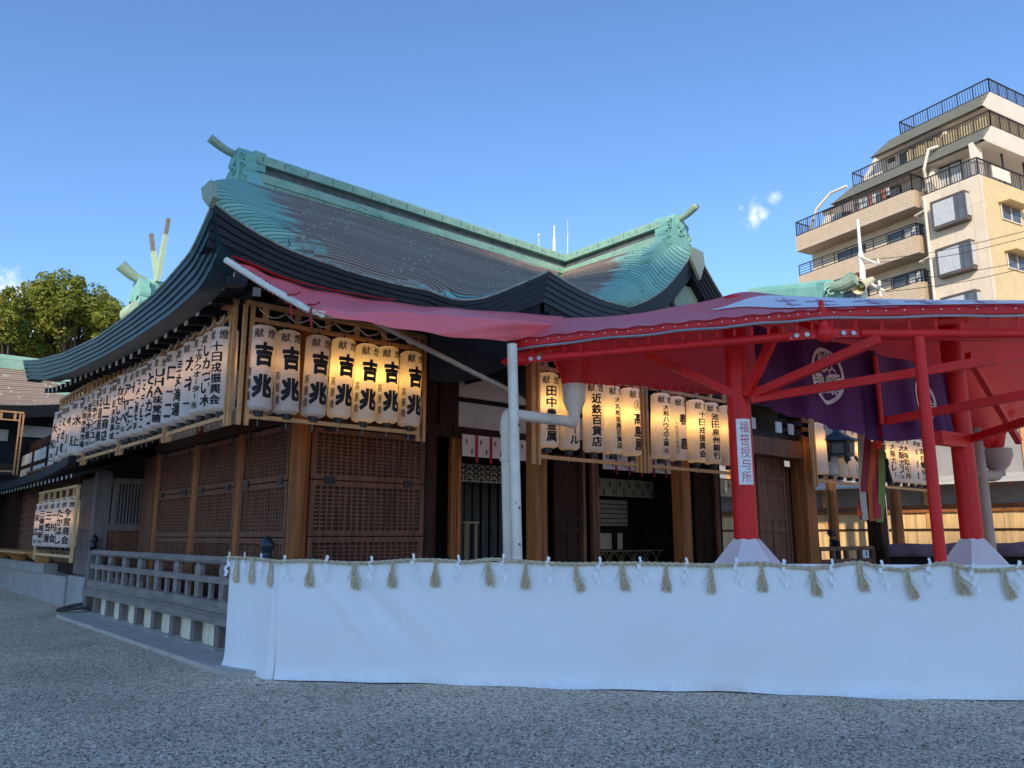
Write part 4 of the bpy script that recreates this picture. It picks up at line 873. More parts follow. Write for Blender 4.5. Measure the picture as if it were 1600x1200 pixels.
# ------------------------------------------------------------ annex left of the hall
AN = thing('annex', 'low weathered timber annex with shutters and its own copper eave left of the hall', 'building', (4.5, 18.7, 0))
def part(nm, m, fn, par=AN, **k):
    mb = MB(); fn(mb); return mb.build(nm, m, par, **k)
part('stone_base', stone, lambda b: (b.box((4.40, 18.75, 0), (9, 20.9, .70)), b.box((4.36, 20.92, 0), (9, 34, .66)), b.box((4.30, 23.2, .66), (9, 34, .90))))
part('wall', wood_dark, lambda b: (b.box((4.62, 18.85, .70), (9, 34, 3.4)), b.box((5.30, 17.85, .5), (5.4, 18.8, 3.4)), b.box((5.12, 18.85, 3.4), (9, 34, 4.8))))
part('corner_post', wood_greyv, lambda b: b.box((4.34, 18.84, .05), (4.64, 19.10, 3.0)))
part('board_wall', wood_greyv, lambda b: [b.box((4.55, 19.12 + k * .30, .72), (4.60, 19.12 + k * .30 + .285, 2.9)) for k in range(7)])
part('sill_beam', wood_greyv, lambda b: (b.box((4.50, 19.1, 1.72), (4.62, 20.9, 1.86)), b.box((4.50, 19.1, 2.78), (4.63, 20.9, 2.90))))
# end wall with a slatted window, facing the veranda
part('end_boards', wood_brown, lambda b: [b.box((4.66 + k * .16, 18.76, .53), (4.66 + k * .16 + .152, 18.82, 1.70)) for k in range(5)])
part('window_recess', wood_black, lambda b: b.box((4.64, 18.80, 1.8), (5.5, 18.84, 3.3)))
for k in range(9):
    part('window_slat', wood_greyv, lambda b: b.box((4.74 + k * .066, 18.72, 1.84), (4.74 + k * .066 + .034, 18.76, 2.72)))
part('window_frame', wood_greyv, lambda b: (b.box((4.64, 18.70, 1.70), (5.36, 18.80, 1.84)), b.box((4.64, 18.70, 2.72), (5.36, 18.80, 2.84)), b.box((4.66, 18.71, 1.84), (4.73, 18.79, 2.72)), b.box((5.33, 18.71, 1.84), (5.40, 18.79, 2.72))))
part('side_board', wood_brown, lambda b: b.box((5.24, 17.9, .53), (5.30, 18.7, 3.3)))
# louvred shutters further along
for y0 in (21.2, 23.6, 26.0):
    def lou(b, y0=y0):
        b.box((4.56, y0, .95), (4.60, y0 + 2.3, 3.55)); b.box((4.50, y0, .95), (4.56, y0 + .10, 3.55)); b.box((4.50, y0 + 2.2, .95), (4.56, y0 + 2.3, 3.55))
        for k in range(14): b.box((4.515, y0 + .1, 1.0 + k * .19), (4.56, y0 + 2.2, 1.07 + k * .19))
    part('louvred_shutter', wood_brown, lou)
part('shelf', wood_fresh, lambda b: (b.box((3.9, 23.6, 1.14), (4.5, 33.5, 1.20)), [b.prism([(4.5, q, 1.14), (3.98, q, 1.14), (4.5, q, .70)], (0, .08, 0)) for q in (23.7, 27, 30)]))
# copper pent eave
def pent(b):
    f = lambda u, v: V((3.55 + 1.75 * v, lerp(17.9, 30.5, u), 3.02 + .02 * math.cos(u * 6.3) + .62 * v - .18 * math.sin(math.pi * v) * .5 + .15 * abs(2 * u - 1) ** 4))
    b.slab(30, 6, f, (0, 0, -.16))
part('pent_roof', copper_dark, pent)
part('pent_rafters', [wood_black, plaster], lambda b: [(b.bar((3.66, 18.0 + k * .42, 2.80), (5.1, 18.0 + k * .42, 3.28), .07, .08), b.box((3.648, 18.0 + k * .42 - .035, 2.755), (3.658, 18.0 + k * .42 + .035, 2.835), 1)) for k in range(30)])
part('upper_wall', plaster, lambda b: b.box((5.02, 18.6, 3.5), (5.06, 34, 4.4)))
part('upper_beams', wood_dark, lambda b: ([b.box((4.98, 19 + k * 2.3, 3.5), (5.1, 19.2 + k * 2.3, 4.5)) for k in range(7)], b.box((4.99, 18.6, 3.9), (5.08, 34, 4.02))))
# black pipe leaving the base
def hosef(b):
    b.tube(smoothpath([(4.5, 18.5, .22), (4.3, 18.75, .2), (4.1, 19.2, .12), (4.05, 19.8, .03)], 12), .035, 8); b.tube(smoothpath([(4.5, 18.3, .16), (4.25, 18.6, .13), (4.05, 19.1, .07), (3.98, 19.6, .03)], 12), .03, 8)
hb = MB(); hosef(hb); tag(hb.build('drain_hose', black_plastic, None, True), 'pair of black hoses running out from under the veranda end', 'hose')

# ------------------------------------------------------------ building at the far left edge
FB = thing('side_shrine', 'smaller shrine building with copper roof at the far left edge behind the annex', 'shrine building', (2, 36, 0))
def fbroof(b):
    e = lambda t: V((lerp(-4, 7.6, t), 31.2, 5.9 + .7 * max(0, (t - .6) / .4) ** 2 + .0))
    f = coons(e, lambda t: V((lerp(-4, 6.6, t), 36, 8.2)), sagl(V((-4, 31.2, 5.9)), V((-4, 36, 8.2)), .35), sagl(V((7.6, 31.2, 6.6)), V((6.6, 36, 8.2)), .45))
    b.grid(30, 24, f, 0, lambda u, v: (u * 34, v * 30), lambda u, v: (.15 + .8 * (1 - smst(.35, .62, u)) + .5 * smst(.88, 1, u), 0))
    f2 = coons(lambda t: V((lerp(-4, 7.6, t), 41, 5.9)), lambda t: V((lerp(-4, 6.6, t), 36, 8.2)), sagl(V((-4, 41, 5.9)), V((-4, 36, 8.2)), .35), sagl(V((7.6, 41, 5.9)), V((6.6, 36, 8.2)), .45))
    b.grid(10, 8, f2, 0, lambda u, v: (u * 34, v * 30), lambda u, v: (.25, 0))
part('roof', tiles, fbroof, FB, smooth=True)
part('fascia', copper_dark, lambda b: b.grid(30, 1, lambda u, v: V((lerp(-4, 7.6, u), 31.18 + .1 * (1 - v), 5.92 + .7 * max(0, (u - .6) / .4) ** 2 - .42 * (1 - v)))), FB)
part('ridge', verdigris_r, lambda b: (b.box((-4, 35.8, 8.05), (7.2, 36.2, 8.40)), b.tube([(-4, 36, 8.44), (7.4, 36, 8.44)], .2, 12), b.box((3.1, 35.6, 7.8), (3.6, 36.4, 8.7))), FB)
part('body', wood_black, lambda b: b.box((-4, 32.8, 0), (6.6, 40, 5.95)), FB)
part('plaster_band', plaster, lambda b: (b.box((3.2, 32.7, 4.9), (4.5, 32.76, 5.3)), b.box((4.8, 32.7, 5.1), (6.2, 32.76, 5.5))), FB)
part('lower_eave', copper_dark, lambda b: b.slab(4, 2, lambda u, v: V((lerp(-4, 5.0, u), lerp(31.4, 32.8, v), 3.2 + .5 * v)), (0, 0, -.15)), FB)
frame((2.2, 31.0, 0), (4.6, 31.0, 0), 5.75, 3.6, 4, 'empty timber lantern rack under the roof at the far left edge', 'lantern racks far left', 5, 0, .3)
t = thing('lit_screen_wall', 'sunlit pale fence seen behind the rack at the far left edge', 'fence', (3.4, 44, 0))
part('boards', wood_gold, lambda b: [b.box((1 + k * .5, 44, 0), (1.48 + k * .5, 44.06, 5.2)) for k in range(12)], t)

# ------------------------------------------------------------ main sanctuary roof with crossed finials, behind the hall
HD = thing('sanctuary', 'sanctuary roof end with crossed green finials rising behind the hall roof', 'shrine building', (11, 43, 0))
c = ond(228, 452, 40)
def hdr(b):
    x0, y0, z0 = c
    b.box((x0 - .2, y0 - .28, z0 - .55), (x0 + 14, y0 + .28, z0 + .25)); b.tube([(x0 - .4, y0, z0 + .28), (x0 + 14, y0, z0 + .28)], .32, 12)
    b.prism([(x0 - .5, y0 - .75, z0 - 1.0), (x0 - .5, y0 + .75, z0 - 1.0), (x0 - .5, y0 + .55, z0 + .4), (x0 - .5, y0 - .55, z0 + .4)], (.5, 0, 0))
    for sg in (-1, 1): b.tube([(x0 - .55, y0 + sg * .6, z0 - .45), (x0, y0 + sg * .6, z0 - .45)], .4, 14); b.tube([(x0 - .55, y0 + sg * .7, z0 - .95), (x0, y0 + sg * .7, z0 - .95)], .34, 14)
part('ridge', verdigris, hdr, HD)
part('billet', verdigris_y := copper('verdigris_pale', (.38, .50, .33), (.46, .58, .42), (.30, .36, .22)), lambda b: b.tube([c + V((-.55, -.9, -1.35)), c + V((-.55, .9, -1.35))], .40, 20), HD)
part('ridge_horn', verdigris_old, lambda b: b.tube(smoothpath([c + V((.3, 0, .35)), c + V((-.6, 0, .55)), c + V((-1.35, 0, 1.05))], 10), [.2 + .012 * i for i in range(11)], 12), HD)
for (u0, v0), (u1, v1), um in (((246, 440), (236, 366), .62), ((246, 440), (263, 342), .74)):
    a = ond(u0, v0, 40); b_ = ond(u1, v1, 40); mid = a.lerp(b_, um)
    part('crossed_finial', verdigris_y, lambda b: b.bar(a, mid, .22, .30, (0, 1, 0)), HD)
    part('finial_tip', wood_greyv, lambda b: b.bar(mid, b_, .18, .25, (0, 1, 0)), HD)
part('roof', tiles, lambda b: (b.grid(10, 10, lambda u, v: V((lerp(c.x - .6, c.x + 14, u), c.y - 6 + 6 * v, c.z - 4.5 + 3.6 * v ** 1.3)), 0, lambda u, v: (u * 40, v * 40), lambda u, v: (.4, 0)), b.grid(10, 10, lambda u, v: V((lerp(c.x - .6, c.x + 14, u), c.y + 6 - 6 * v, c.z - 4.5 + 3.6 * v ** 1.3)), 0, lambda u, v: (u * 40, v * 40), lambda u, v: (.4, 0))), HD)
part('body', wood_dark, lambda b: b.box((c.x, c.y - 4.5, 0), (c.x + 13, c.y + 4.5, c.z - 4.3)), HD)

# ------------------------------------------------------------ white cloth fence, rope, tassels and paper streamers
FA, FBp = V((4.06, 8.84, 0)), V((10.6, 1.19, 0)); FL = V((3.90, 9.95, 0)); FH = 1.305
fd = (FBp - FA).normalized(); fn_ = V((fd.y, -fd.x, 0))
if fn_.dot(-FA) < 0: fn_ = -fn_
ld = (FL - FA).normalized(); ln_ = V((-1, -.15, 0)).normalized()
CF = thing('cloth_fence', 'long white cloth covered barrier standing across the gravel', 'barrier', (4.06, 8.84, 0))
flen = (FBp - FA).length
def wr_(s, z):
    # soft diagonal creases near the corner and faint undulation elsewhere
    q = 0
    for k, (s0, a, wd) in enumerate(((.35, .032, .07), (.75, .036, .10), (1.0, .024, .06), (1.35, .020, .09), (1.75, .016, .07))):
        d = (s - s0) - (FH - z) * (.85 + .1 * k); e = math.exp(-(d / wd) ** 2) * math.exp(-((z - .75) / .42) ** 2) * math.exp(-max(0, s - 1.2) * .9); q += a * e * (-1 if k % 2 else 1)
    for k in range(14):
        s1 = .9 + k * .66 + .2 * math.sin(k * 2.7); dd = s - s1 + (z - FH) * .35 * math.sin(k * 1.9); q += .012 * (1 + math.sin(k * 4.1)) * math.exp(-(dd / (.05 + .03 * math.sin(k))) ** 2) * (z / FH) ** 2
    q += .018 * math.sin(s * 1.35 + 1.0) * math.sin(math.pi * z / FH) + .006 * math.sin(s * 3.1 + z * 1.7) + .004 * math.sin(s * 7 - z * 4)
    q += .045 * max(0, 1 - z / .12) ** 2 * (1 + .7 * math.sin(s * 2.2) + .5 * math.sin(s * 6.1)) + .010 * math.exp(-((z - .09 - .02 * math.sin(s * 1.9)) / .03) ** 2)
    return q
def ffront(u, v): s = u * flen; z = v * FH; return FA + fd * s + fn_ * wr_(s, z) + V((0, 0, z + .005 * math.sin(s * .9) * v + (.008 + .006 * math.sin(s * 1.7) + .003 * math.sin(s * 5.3)) * (1 - v) ** 8))
def fside(u, v):
    s = u * (FL - FA).length; z = v * FH; q = .018 * math.sin(u * 9 + .6) * (1 - v) ** .7 + .05 * max(0, 1 - z / .18) ** 2 * (.4 + u) + .02 * math.exp(-((u - .12) / .05) ** 2) * (1 - v)
    return FA + ld * s + ln_ * q + V((0, 0, z + .035 * u * v))
fcl = MB(); fcl.grid(220, 30, ffront); fcl.grid(40, 30, fside)
fcl.grid(120, 1, lambda u, v: ffront(u, 1) - fn_ * .09 * v); fcl.grid(20, 1, lambda u, v: fside(u, 1) - ln_ * .09 * v)
fcl.grid(60, 1, lambda u, v: FA + fd * flen * u - fn_ * .09 + V((0, 0, FH * v))); fcl.grid(20, 1, lambda u, v: fside(u, v * 1.0) - ln_ * .09)
fcl.build('cloth', cloth_w, CF, smooth=True)
fp = MB()
for k in range(6): q = FA + fd * (k * flen / 5.2 + .05) - fn_ * .05; fp.box(q + V((-.02, -.02, 0)), q + V((.02, .02, FH - .03)))
fp.build('frame_post', pale_wood, CF)
# the rope: two twisted strands sagging between pins
knots = [(350, 867), (385, 872), (435, 873)]
rope_uv = [(362, 871), (400, 873), (433, 877), (450, 877), (487, 876), (555, 880), (600, 878), (640, 875), (682, 875), (730, 878), (763, 874), (800, 876), (860, 880), (900, 881), (972, 880), (1040, 881), (1110, 883), (1160, 881), (1189, 880), (1230, 885), (1268, 887), (1300, 884), (1341, 879), (1380, 887), (1415, 890), (1450, 883), (1480, 880), (1518, 890), (1560, 890), (1600, 886), (1640, 888)]
def fpt(u, v, off=.03):
    if u < 433: return onpl(u, v, FL, FA) + ln_ * off
    return onpl(u, v, FA, FBp) + fn_ * off
rp = [fpt(u, v) for u, v in rope_uv]; rp = [FL + V((-.0, .12, 1.325))] + rp
rpath = smoothpath(rp, 900)
ro = MB()
for ph in (0, math.pi):
    pts = []; dist = 0
    for i, p in enumerate(rpath):
        if i: dist += (p - rpath[i - 1]).length
        t_ = (rpath[min(i + 1, len(rpath) - 1)] - rpath[max(i - 1, 0)]).normalized(); s_ = t_.cross(V((0, 0, 1))).normalized(); a = dist / .075 * 2 * math.pi / 2 + ph
        pts.append(p + s_ * .011 * math.cos(a) + V((0, 0, 1)) * .011 * math.sin(a))
    ro.tube(pts, .0125, 6)
tag(ro.build('straw_rope', rope_m, None, True), 'twisted straw rope strung along the top of the white cloth barrier', 'rope')
def straw_mesh(seed, lean, spread):
    rnd = random.Random(seed); mb = MB()
    mb.tube([(-.016, 0, -.012), (0, -.018, -.012), (.016, 0, -.012), (0, .018, -.012)], .006, 5, closed=True)
    for i in range(46):
        a = rnd.uniform(0, 6.28); r0 = rnd.uniform(0, .012); r1 = spread * rnd.uniform(.05, 1) ** .7; l = rnd.uniform(.24, .31)
        if rnd.random() < .06: r1 *= 2.0; l *= .75
        p0 = V((r0 * math.cos(a), r0 * math.sin(a), 0)); p2 = V((r1 * math.cos(a) + lean, r1 * .45 * math.sin(a) , -l)); p1 = p0.lerp(p2, .5) + V((-lean * .2 - .15 * (p2.x - p0.x), 0, -.01))
        mb.tube([p0, p1, p2], [.0055, .0052, .0030], 3, 0, False)
    return mesh_of(mb, straw, 'straw_tassel')
tas = [straw_mesh(i, ln, sp) for i, (ln, sp) in enumerate(((.0, .068), (.03, .07), (.06, .06), (-.01, .055), (.075, .075)))]
fang = math.atan2(fd.y, fd.x); lang = math.atan2(-ld.y, -ld.x)
tu = [374, 398, 427, 487, 555, 615, 682, 763, 822, 900, 972, 1040, 1110, 1189, 1268, 1341, 1415, 1490, 1565]
def rope_z(u): return interp(rope_uv, u)
for i, u in enumerate(tu):
    p = fpt(u, rope_z(u), .035); o = bpy.data.objects.new('straw_tassel', tas[(0, 3, 3, 0, 1, 0, 0, 1, 0, 2, 1, 0, 3, 0, 1, 1, 2, 4, 2)[i]]); COL.objects.link(o); o.location = p; o.rotation_euler = (0, 0, lang if u < 433 else fang)
    tag(o, (f'straw tassel on the short side of the barrier, {ORD[i]} from its left end' if i < 3 else f'straw tassel on the long front of the barrier, {ORD[i - 3]} from its left corner'), 'tassel', 'straw tassels along the rope')
def shide_mesh(seed):
    rnd = random.Random(seed); mb = MB(); z = .0; x = 0.0; wd = .032; tw = rnd.uniform(-.5, .5)
    mb.bar((0, 0, .06), (rnd.uniform(-.02, .02), 0, -.01), .02, .004, (0, 1, 0)); mb.bar((.014, .006, .05), (-.01, 0, -.01), .012, .003, (0, 1, 0))
    for k in range(4):
        x = (.018 if k % 2 else -.012) + k * .006 * (1 if seed % 2 else -1); a = tw * (k % 2) + rnd.uniform(-.3, .3)
        c = V((x, -.004 * k, -.02 - k * .045)); ax = V((math.cos(a), math.sin(a), rnd.uniform(-.15, .15))) * wd / 2
        mb.obox(c, ax, V((0, .0015, 0)), V((rnd.uniform(-.006, .006), rnd.uniform(-.008, .008), .028)))
    return mesh_of(mb, paper_w, 'paper_streamer')
shm = [shide_mesh(i) for i in range(5)]
su = [362, 386, 412, 447, 513, 582, 647, 717, 787, 858, 937, 1000, 1072, 1150, 1225, 1299, 1376, 1450, 1518, 1591]
for i, u in enumerate(su):
    p = fpt(u, rope_z(u), .04); o = bpy.data.objects.new('paper_streamer', shm[i % 5]); COL.objects.link(o); o.location = p; o.rotation_euler = (0, random.uniform(-.08, .08), (lang if u < 433 else fang) + random.uniform(-.25, .25)); o.scale = (1.22,) * 3
    tag(o, (f'white zigzag paper streamer on the short side of the barrier, {ORD[i]} from its left end' if i < 3 else f'white zigzag paper streamer on the long front of the barrier, {ORD[i - 3]} from its left corner'), 'paper streamer', 'paper streamers along the rope')

# ------------------------------------------------------------ drainpipe, post and awning
DP = thing('drainpipe', 'pale grey drainpipe with a funnel hopper hanging under the red canopy', 'drainpipe', (6.8, 7.8, 0))
fun = V((8.16, 8.02, 0))
dpd = 11.35
p_h = ond(897, 636, dpd); p_hb = ond(898, 662, dpd); p_v = ond(791, 668, dpd - 1.0)
z_ = p_hb.z
pipe_x = ond(791, 780, 10.35)
part('hopper', pvc, lambda b: b.lathe([(.17, .34), (.18, .33), (.17, .20), (.165, .08), (.12, -.02), (.085, -.10), (.085, -.22)], (p_h.x, p_h.y, ond(897, 630, dpd).z - .06), 24, 0, False), DP, smooth=True)
zt = z_
def pipef(b):
    b.tube(smoothpath([(p_h.x, p_h.y, ond(897, 648, dpd).z + .12), (p_h.x, p_h.y, zt + .12), (p_h.x - .06, p_h.y - .04, zt + .01), (p_h.x - .2, p_h.y - .1, zt)], 14), .082, 16)
    b.tube([(p_h.x - .2, p_h.y - .1, zt), (pipe_x.x + .12, pipe_x.y + .02, zt)], .078, 16)
    b.tube(smoothpath([(pipe_x.x + .14, pipe_x.y + .04, zt), (pipe_x.x + .03, pipe_x.y, zt - .03), (pipe_x.x, pipe_x.y, zt - .14), (pipe_x.x, pipe_x.y, zt - .25)], 12), .083, 16)
    b.tube([(pipe_x.x, pipe_x.y, zt - .25), (pipe_x.x + .06, pipe_x.y - .04, .0)], .078, 16)
    for z in (zt - .26, zt - .62): b.tube([(pipe_x.x, pipe_x.y, z - .02), (pipe_x.x, pipe_x.y, z + .02)], .088, 16)
sharp(part('pipe', pvc, pipef, DP), 40)
PP = thing('white_post', 'slim white steel post standing in front of the drainpipe', 'post', (ond(812, 870, 10.0).x, ond(812, 870, 10.0).y, 0))
a = ond(800, 538, 10.05); b_ = ond(812, 872, 10.05)
part('shaft', white_pole, lambda b: b.tube([(b_.x, b_.y, 0), (a.x, a.y, a.z)], .066, 14), PP)
part('bolts', black_plastic, lambda b: [b.tube([V((b_.x, b_.y, z)) - fwd * .05 , V((b_.x, b_.y, z)) - V((FX, FY, 0)) * .078], .012, 8) for z in (1.5, 1.95, 3.0, 3.4)], PP)
AW = thing('red_awning', 'faded red canvas awning slung from the roof edge to the red canopy', 'awning', (5, 8.6, 0))
top_l = [ony(u, v, y) for u, v, y in ((362, 404, 8.87), (400, 420, 8.87), (450, 440, 8.87), (520, 457, 8.86), (600, 470, 8.85), (680, 479, 8.8), (760, 485, 8.7), (880, 494, 8.5))]
mid_l = [ony(u, v, y) for u, v, y in ((362, 409, 8.75), (400, 430, 8.5), (450, 462, 8.1), (500, 485, 7.75), (590, 488, 7.6), (670, 491, 7.6), (750, 497, 7.75), (868, 507, 8.0))]
bot_l = [ony(u, v, y) for u, v, y in ((360, 410, 8.74), (398, 433, 8.46), (447, 465, 8.05), (493, 487, 7.68), (560, 501, 7.5), (640, 515, 7.45), (720, 527, 7.6), (806, 533, 7.95))]
TL, ML, BL = smoothpath(top_l, 60), smoothpath(mid_l, 60), smoothpath(bot_l, 60)
def awf(u, v):
    a, m_, b = along(TL, u), along(ML, u), along(BL, u); s = .05 * math.sin(u * 23 + v * 5) * v * (1 - v) + .012 * math.sin(u * 61 - v * 9) * (1 - v) * v * 4 + .01 * math.sin(u * 37 + v * 14)
    return (a.lerp(m_, v * 2) if v < .5 else m_.lerp(b, v * 2 - 1)) + V((0, s - .02 * math.sin(v * math.pi), -.02 * math.sin(math.pi * min(1, v * 2)) - .008 * math.sin(u * 40)))
part('canvas', pink_cloth, lambda b: b.slab(80, 14, awf, (0, .004, -.006)), AW, smooth=True)
part('backing_flap', red_cloth, lambda b: b.slab(30, 3, lambda u, v: (lambda p: p + V((0, .05 - .12 * v, .05 - .03 * v)))(along(TL, u * .6)), (0, .004, -.006)), AW, smooth=True)
polepts = [BL[0] + V((-.06, 0, .03)), BL[12], BL[24], BL[26] + V((.05, 0, .0)), ony(545, 492, 8.42)]
part('lashed_pole', white_pole, lambda b: b.tube([p + V((0, -.02, -.02)) for p in polepts], .038, 12), AW)
def lash(b):
    for i in range(20):
        p = BL[1 + int(i * 1.25)] + V((0, -.02, -.02)); b.tube([p + V((.045 * math.cos(q) * .5, .045 * math.sin(q), .045 * math.cos(q))) for q in [k * math.pi / 5 for k in range(10)]], .006, 5, closed=True)
    for k in (18, 24):
        p = BL[k]; b.tube([p + V((0, -.05, 0)), p + V((.0, -.06, -.12)), p + V((.02, -.06, -.22))], .012, 6); b.tube([p + V((-.05, -.06, .03)), p + V((.05, -.06, .05)), p + V((.10, -.05, .09))], .012, 6)
part('red_lashing', noren_red, lash, AW)
br = MB(); br.tube([ony(580, 500, 8.6), ony(796, 611, 8.35)], .035, 12); tag(br.build('brace_rod', mat('rod_cream', (.50, .44, .34), .6, .1, 5), None, True), 'slanting cream rod bracing the awning above the left doorway', 'rod')
sp = thing('loudspeaker', 'small dark box loudspeaker hanging under the roof corner', 'speaker', (3.5, 9.4, 4.5))
q0 = ony(366, 433, 9.3)
part('case', mat('speaker_case', (.045, .06, .075), .5, .1, 5), lambda b: b.prism([q0 + V((-.13, -.1, .09)), q0 + V((.13, -.12, .12)), q0 + V((.13, -.10, -.10)), q0 + V((-.11, -.08, -.12))], (.02, .2, .0)), sp)
part('bracket', white_pole, lambda b: b.bar(q0 + V((-.06, -.13, .02)), q0 + V((-.05, -.13, -.04)), .03, .01), sp)
part('cord', noren_red, lambda b: b.tube([q0 + V((-.08, -.1, .09)), q0 + V((-.1, -.06, .30)), q0 + V((-.06, 0, .38))], .008, 6), sp)

# ------------------------------------------------------------ the red canopy
TE = thing('red_canopy', 'large red steel framed tent canopy over the forecourt', 'canopy', (9.2, 5.96, 0))
P1, P3 = V((9.2, 5.96, 0)), V((12.74, 4.47, 0))
L0, ND, R0 = V((7.01, 8.08, 4.0)), V((8.87, 4.5, 4.0)), V((12.6, 1.30, 4.0))
P2 = V((9.72, 3.77, 0)); CC = V((11.36, 4.98, 0))
def mast(p, zt, nm='mast'):
    m1 = MB(); m1.tube([p + V((0, 0, 0)), p + V((0, 0, zt))], .155, 28); return sharp(m1.build(nm, red_paint, TE), 30)
mast(P1, 4.86); mast(P3, 5.12)
part('front_post', red_paint, lambda b: b.tube([P2, P2 + V((0, 0, 3.95))], .066, 18), TE)
def cone(p, nm='base_cover'):
    b = MB(); n = 6; r0, r1, z0, z1 = .62, .17, 1.02, 1.56; a0 = .25
    for k in range(n):
        a, c_ = a0 + k * 2 * math.pi / n, a0 + (k + 1) * 2 * math.pi / n
        f = lambda u, v: p + V((lerp(lerp(r0, r1, v) * math.cos(a), lerp(r0, r1, v) * math.cos(c_), u), lerp(lerp(r0, r1, v) * math.sin(a), lerp(r0, r1, v) * math.sin(c_), u), lerp(z0, z1, v) - .03 * math.sin(math.pi * u) * (1 - v)))
        b.grid(4, 4, f)
    o = b.build(nm, pale_base, TE); return o
cone(P1); cone(P3)
part('base_drum', pale_base, lambda b: (b.lathe([(.62, 0), (.62, 1.02)], P1, 6), b.lathe([(.62, 0), (.62, 1.02)], P3, 6)), TE)
def beam(a, b_, r=.055, nm='beam'): 
    m1 = MB(); m1.tube([a, b_], r, 14); return sharp(m1.build(nm, red_paint, TE), 40)
d1 = (ND - L0).normalized(); d2 = (R0 - ND).normalized()
beam(L0 + d1 * .45, ND - d1 * .42); beam(ND + d2 * .42, R0)
def joint_l(b):
    b.tube([L0 - d1 * .2, L0 - d1 * .12, L0 - d1 * .1, L0 + d1 * .18], [.03, .06, .06, .085], 14); b.bar(L0 + d1 * .12, L0 + d1 * .48, .03, .10); b.tube([L0, L0 + V((-.02, .0, .33))], .045, 12)
def joint_m(b):
    b.lathe([(.02, -.11), (.075, -.085), (.105, -.03), (.105, .03), (.075, .085), (.02, .11)], ND, 20)
    for d, o in ((d1, ND - d1 * .27), (d2, ND + d2 * .27)): b.bar(o - d * .18, o + d * .18, .03, .10)
    b.tube([ND, ND + V((.0, .02, .32)), ND + V((0, .02, .325)), ND + V((0, .02, .42))], [.055, .055, .03, .03], 12)
part('node_joint', red_paint, joint_l, TE); part('node_joint', red_paint, joint_m, TE)
part('bolt', steel, lambda b: [b.tube([o + n * .015, o + n * .04], .03, 8) for o, n in [(L0 + d1 * .24, fn_), (L0 + d1 * .36, fn_), (ND - d1 * .33, fn_), (ND - d1 * .21, fn_), (ND + d2 * .21, V((d2.y, -d2.x, 0)) * -1 if V((d2.y, -d2.x, 0)).dot(-ND) < 0 else V((d2.y, -d2.x, 0))), (ND + d2 * .33, V((d2.y, -d2.x, 0)) if V((d2.y, -d2.x, 0)).dot(-ND) > 0 else V((-d2.y, d2.x, 0)))]], TE)
# braces springing from the masts
def brace(a, b_, w0=.09, h0=.11): 
    m1 = MB(); m1.bar(a, b_, w0, h0); return m1.build('brace', red_paint, TE)
def at1(z, o): return V((P1.x, P1.y, z)) + o
brace(ond(1160, 622, 10.4), ond(1010, 553, 10.9)); brace(ond(1166, 618, 10.35), ond(1216, 512, 9.9)); brace(ond(1176, 617, 10.35), ond(1374, 530, 9.0)); brace(ond(1174, 624, 10.35), ond(1640, 548, 9.2))
brace(ond(1380, 659, 11.1), ond(1640, 609, 9.4)); brace(ond(1518, 686, 11.6), ond(1640, 646, 10.2)); brace(ond(1512, 690, 11.7), ond(1466, 684, 11.0), .12, .2)
brace(ond(1512, 555, 11.75), ond(1592, 690, 13.3)); brace(ond(1378, 664, 11.15), ond(1371, 700, 11.3), .07, .08)
brace(ond(1600, 530, 11.0), ond(1290, 523, 9.3), .07, .08); brace(ond(1160, 470, 10.5), ond(1294, 520, 9.25), .07, .08); brace(ond(1510, 500, 11.7), ond(1294, 520, 9.25), .07, .08); brace(ond(1160, 470, 10.5), ond(806, 556, 10.75), .07, .08)
part('slim_post', red_paint, lambda b: b.tube([ond(1367, 556, 10.9), ond(1378, 662, 11.0)], .035, 12), TE)
# canvas: front slope, left slope, rear slope down to the drain funnels
T1, T3 = V((9.28, 5.88, 4.95)), V((12.95, 4.3, 5.2))
frontH = [ond(u, v, d) for u, v, d in ((806, 531, 10.7), (900, 520, 10.3), (1000, 511, 9.95), (1100, 501, 9.6), (1200, 491, 9.35), (1290, 484, 9.2), (1440, 479, 9.2), (1600, 477, 9.2), (1800, 476, 9.3))]
frontL = [ond(u, v, d) for u, v, d in ((806, 546, 10.68), (900, 533, 10.28), (1000, 523, 9.93), (1100, 513, 9.58), (1200, 504, 9.33), (1290, 497, 9.18), (1440, 494, 9.18), (1600, 492, 9.18), (1800, 491, 9.28))]
ridgeP = [ond(u, v, d) for u, v, d in ((868, 497, 11.2), (940, 495, 11.0), (1000, 489, 10.8), (1060, 478, 10.65), (1110, 469, 10.55), (1163, 456, 10.5), (1230, 462, 10.7), (1330, 466, 11.0), (1460, 469, 11.5), (1600, 470, 11.8), (1800, 471, 12.2))]
FH_, FLo, RP = smoothpath(frontH, 100), smoothpath(frontL, 100), smoothpath(ridgeP, 120)
def canf(u, v):
    p = along(RP, u).lerp(along(FH_, u), v); return p - V((0, 0, .05 * math.sin(math.pi * v) * (1 - abs(2 * u - 1)) + .012 * math.sin(u * 50) * v * (1 - v)))
rearP = [ond(u, v, d) for u, v, d in ((862, 560, 11.5), (880, 592, 11.6), (905, 598, 11.7), (1000, 606, 12.0), (1140, 616, 12.4), (1260, 600, 13.2), (1400, 600, 13.8), (1500, 660, 14.0), (1548, 702, 14.0), (1600, 650, 14.0), (1800, 560, 14))]
RE = smoothpath(rearP, 120)
def rearf(u, v): p = along(RP, u).lerp(along(RE, u), v); return p - V((0, 0, .12 * math.sin(math.pi * v)))
cornf = lambda u, v: along(RP, 0).lerp(along(RE, 0), u).lerp(along(FH_, 0), v)
canv = MB(); canv.grid(120, 16, canf); canv.grid(120, 16, rearf); canv.grid(8, 6, cornf)
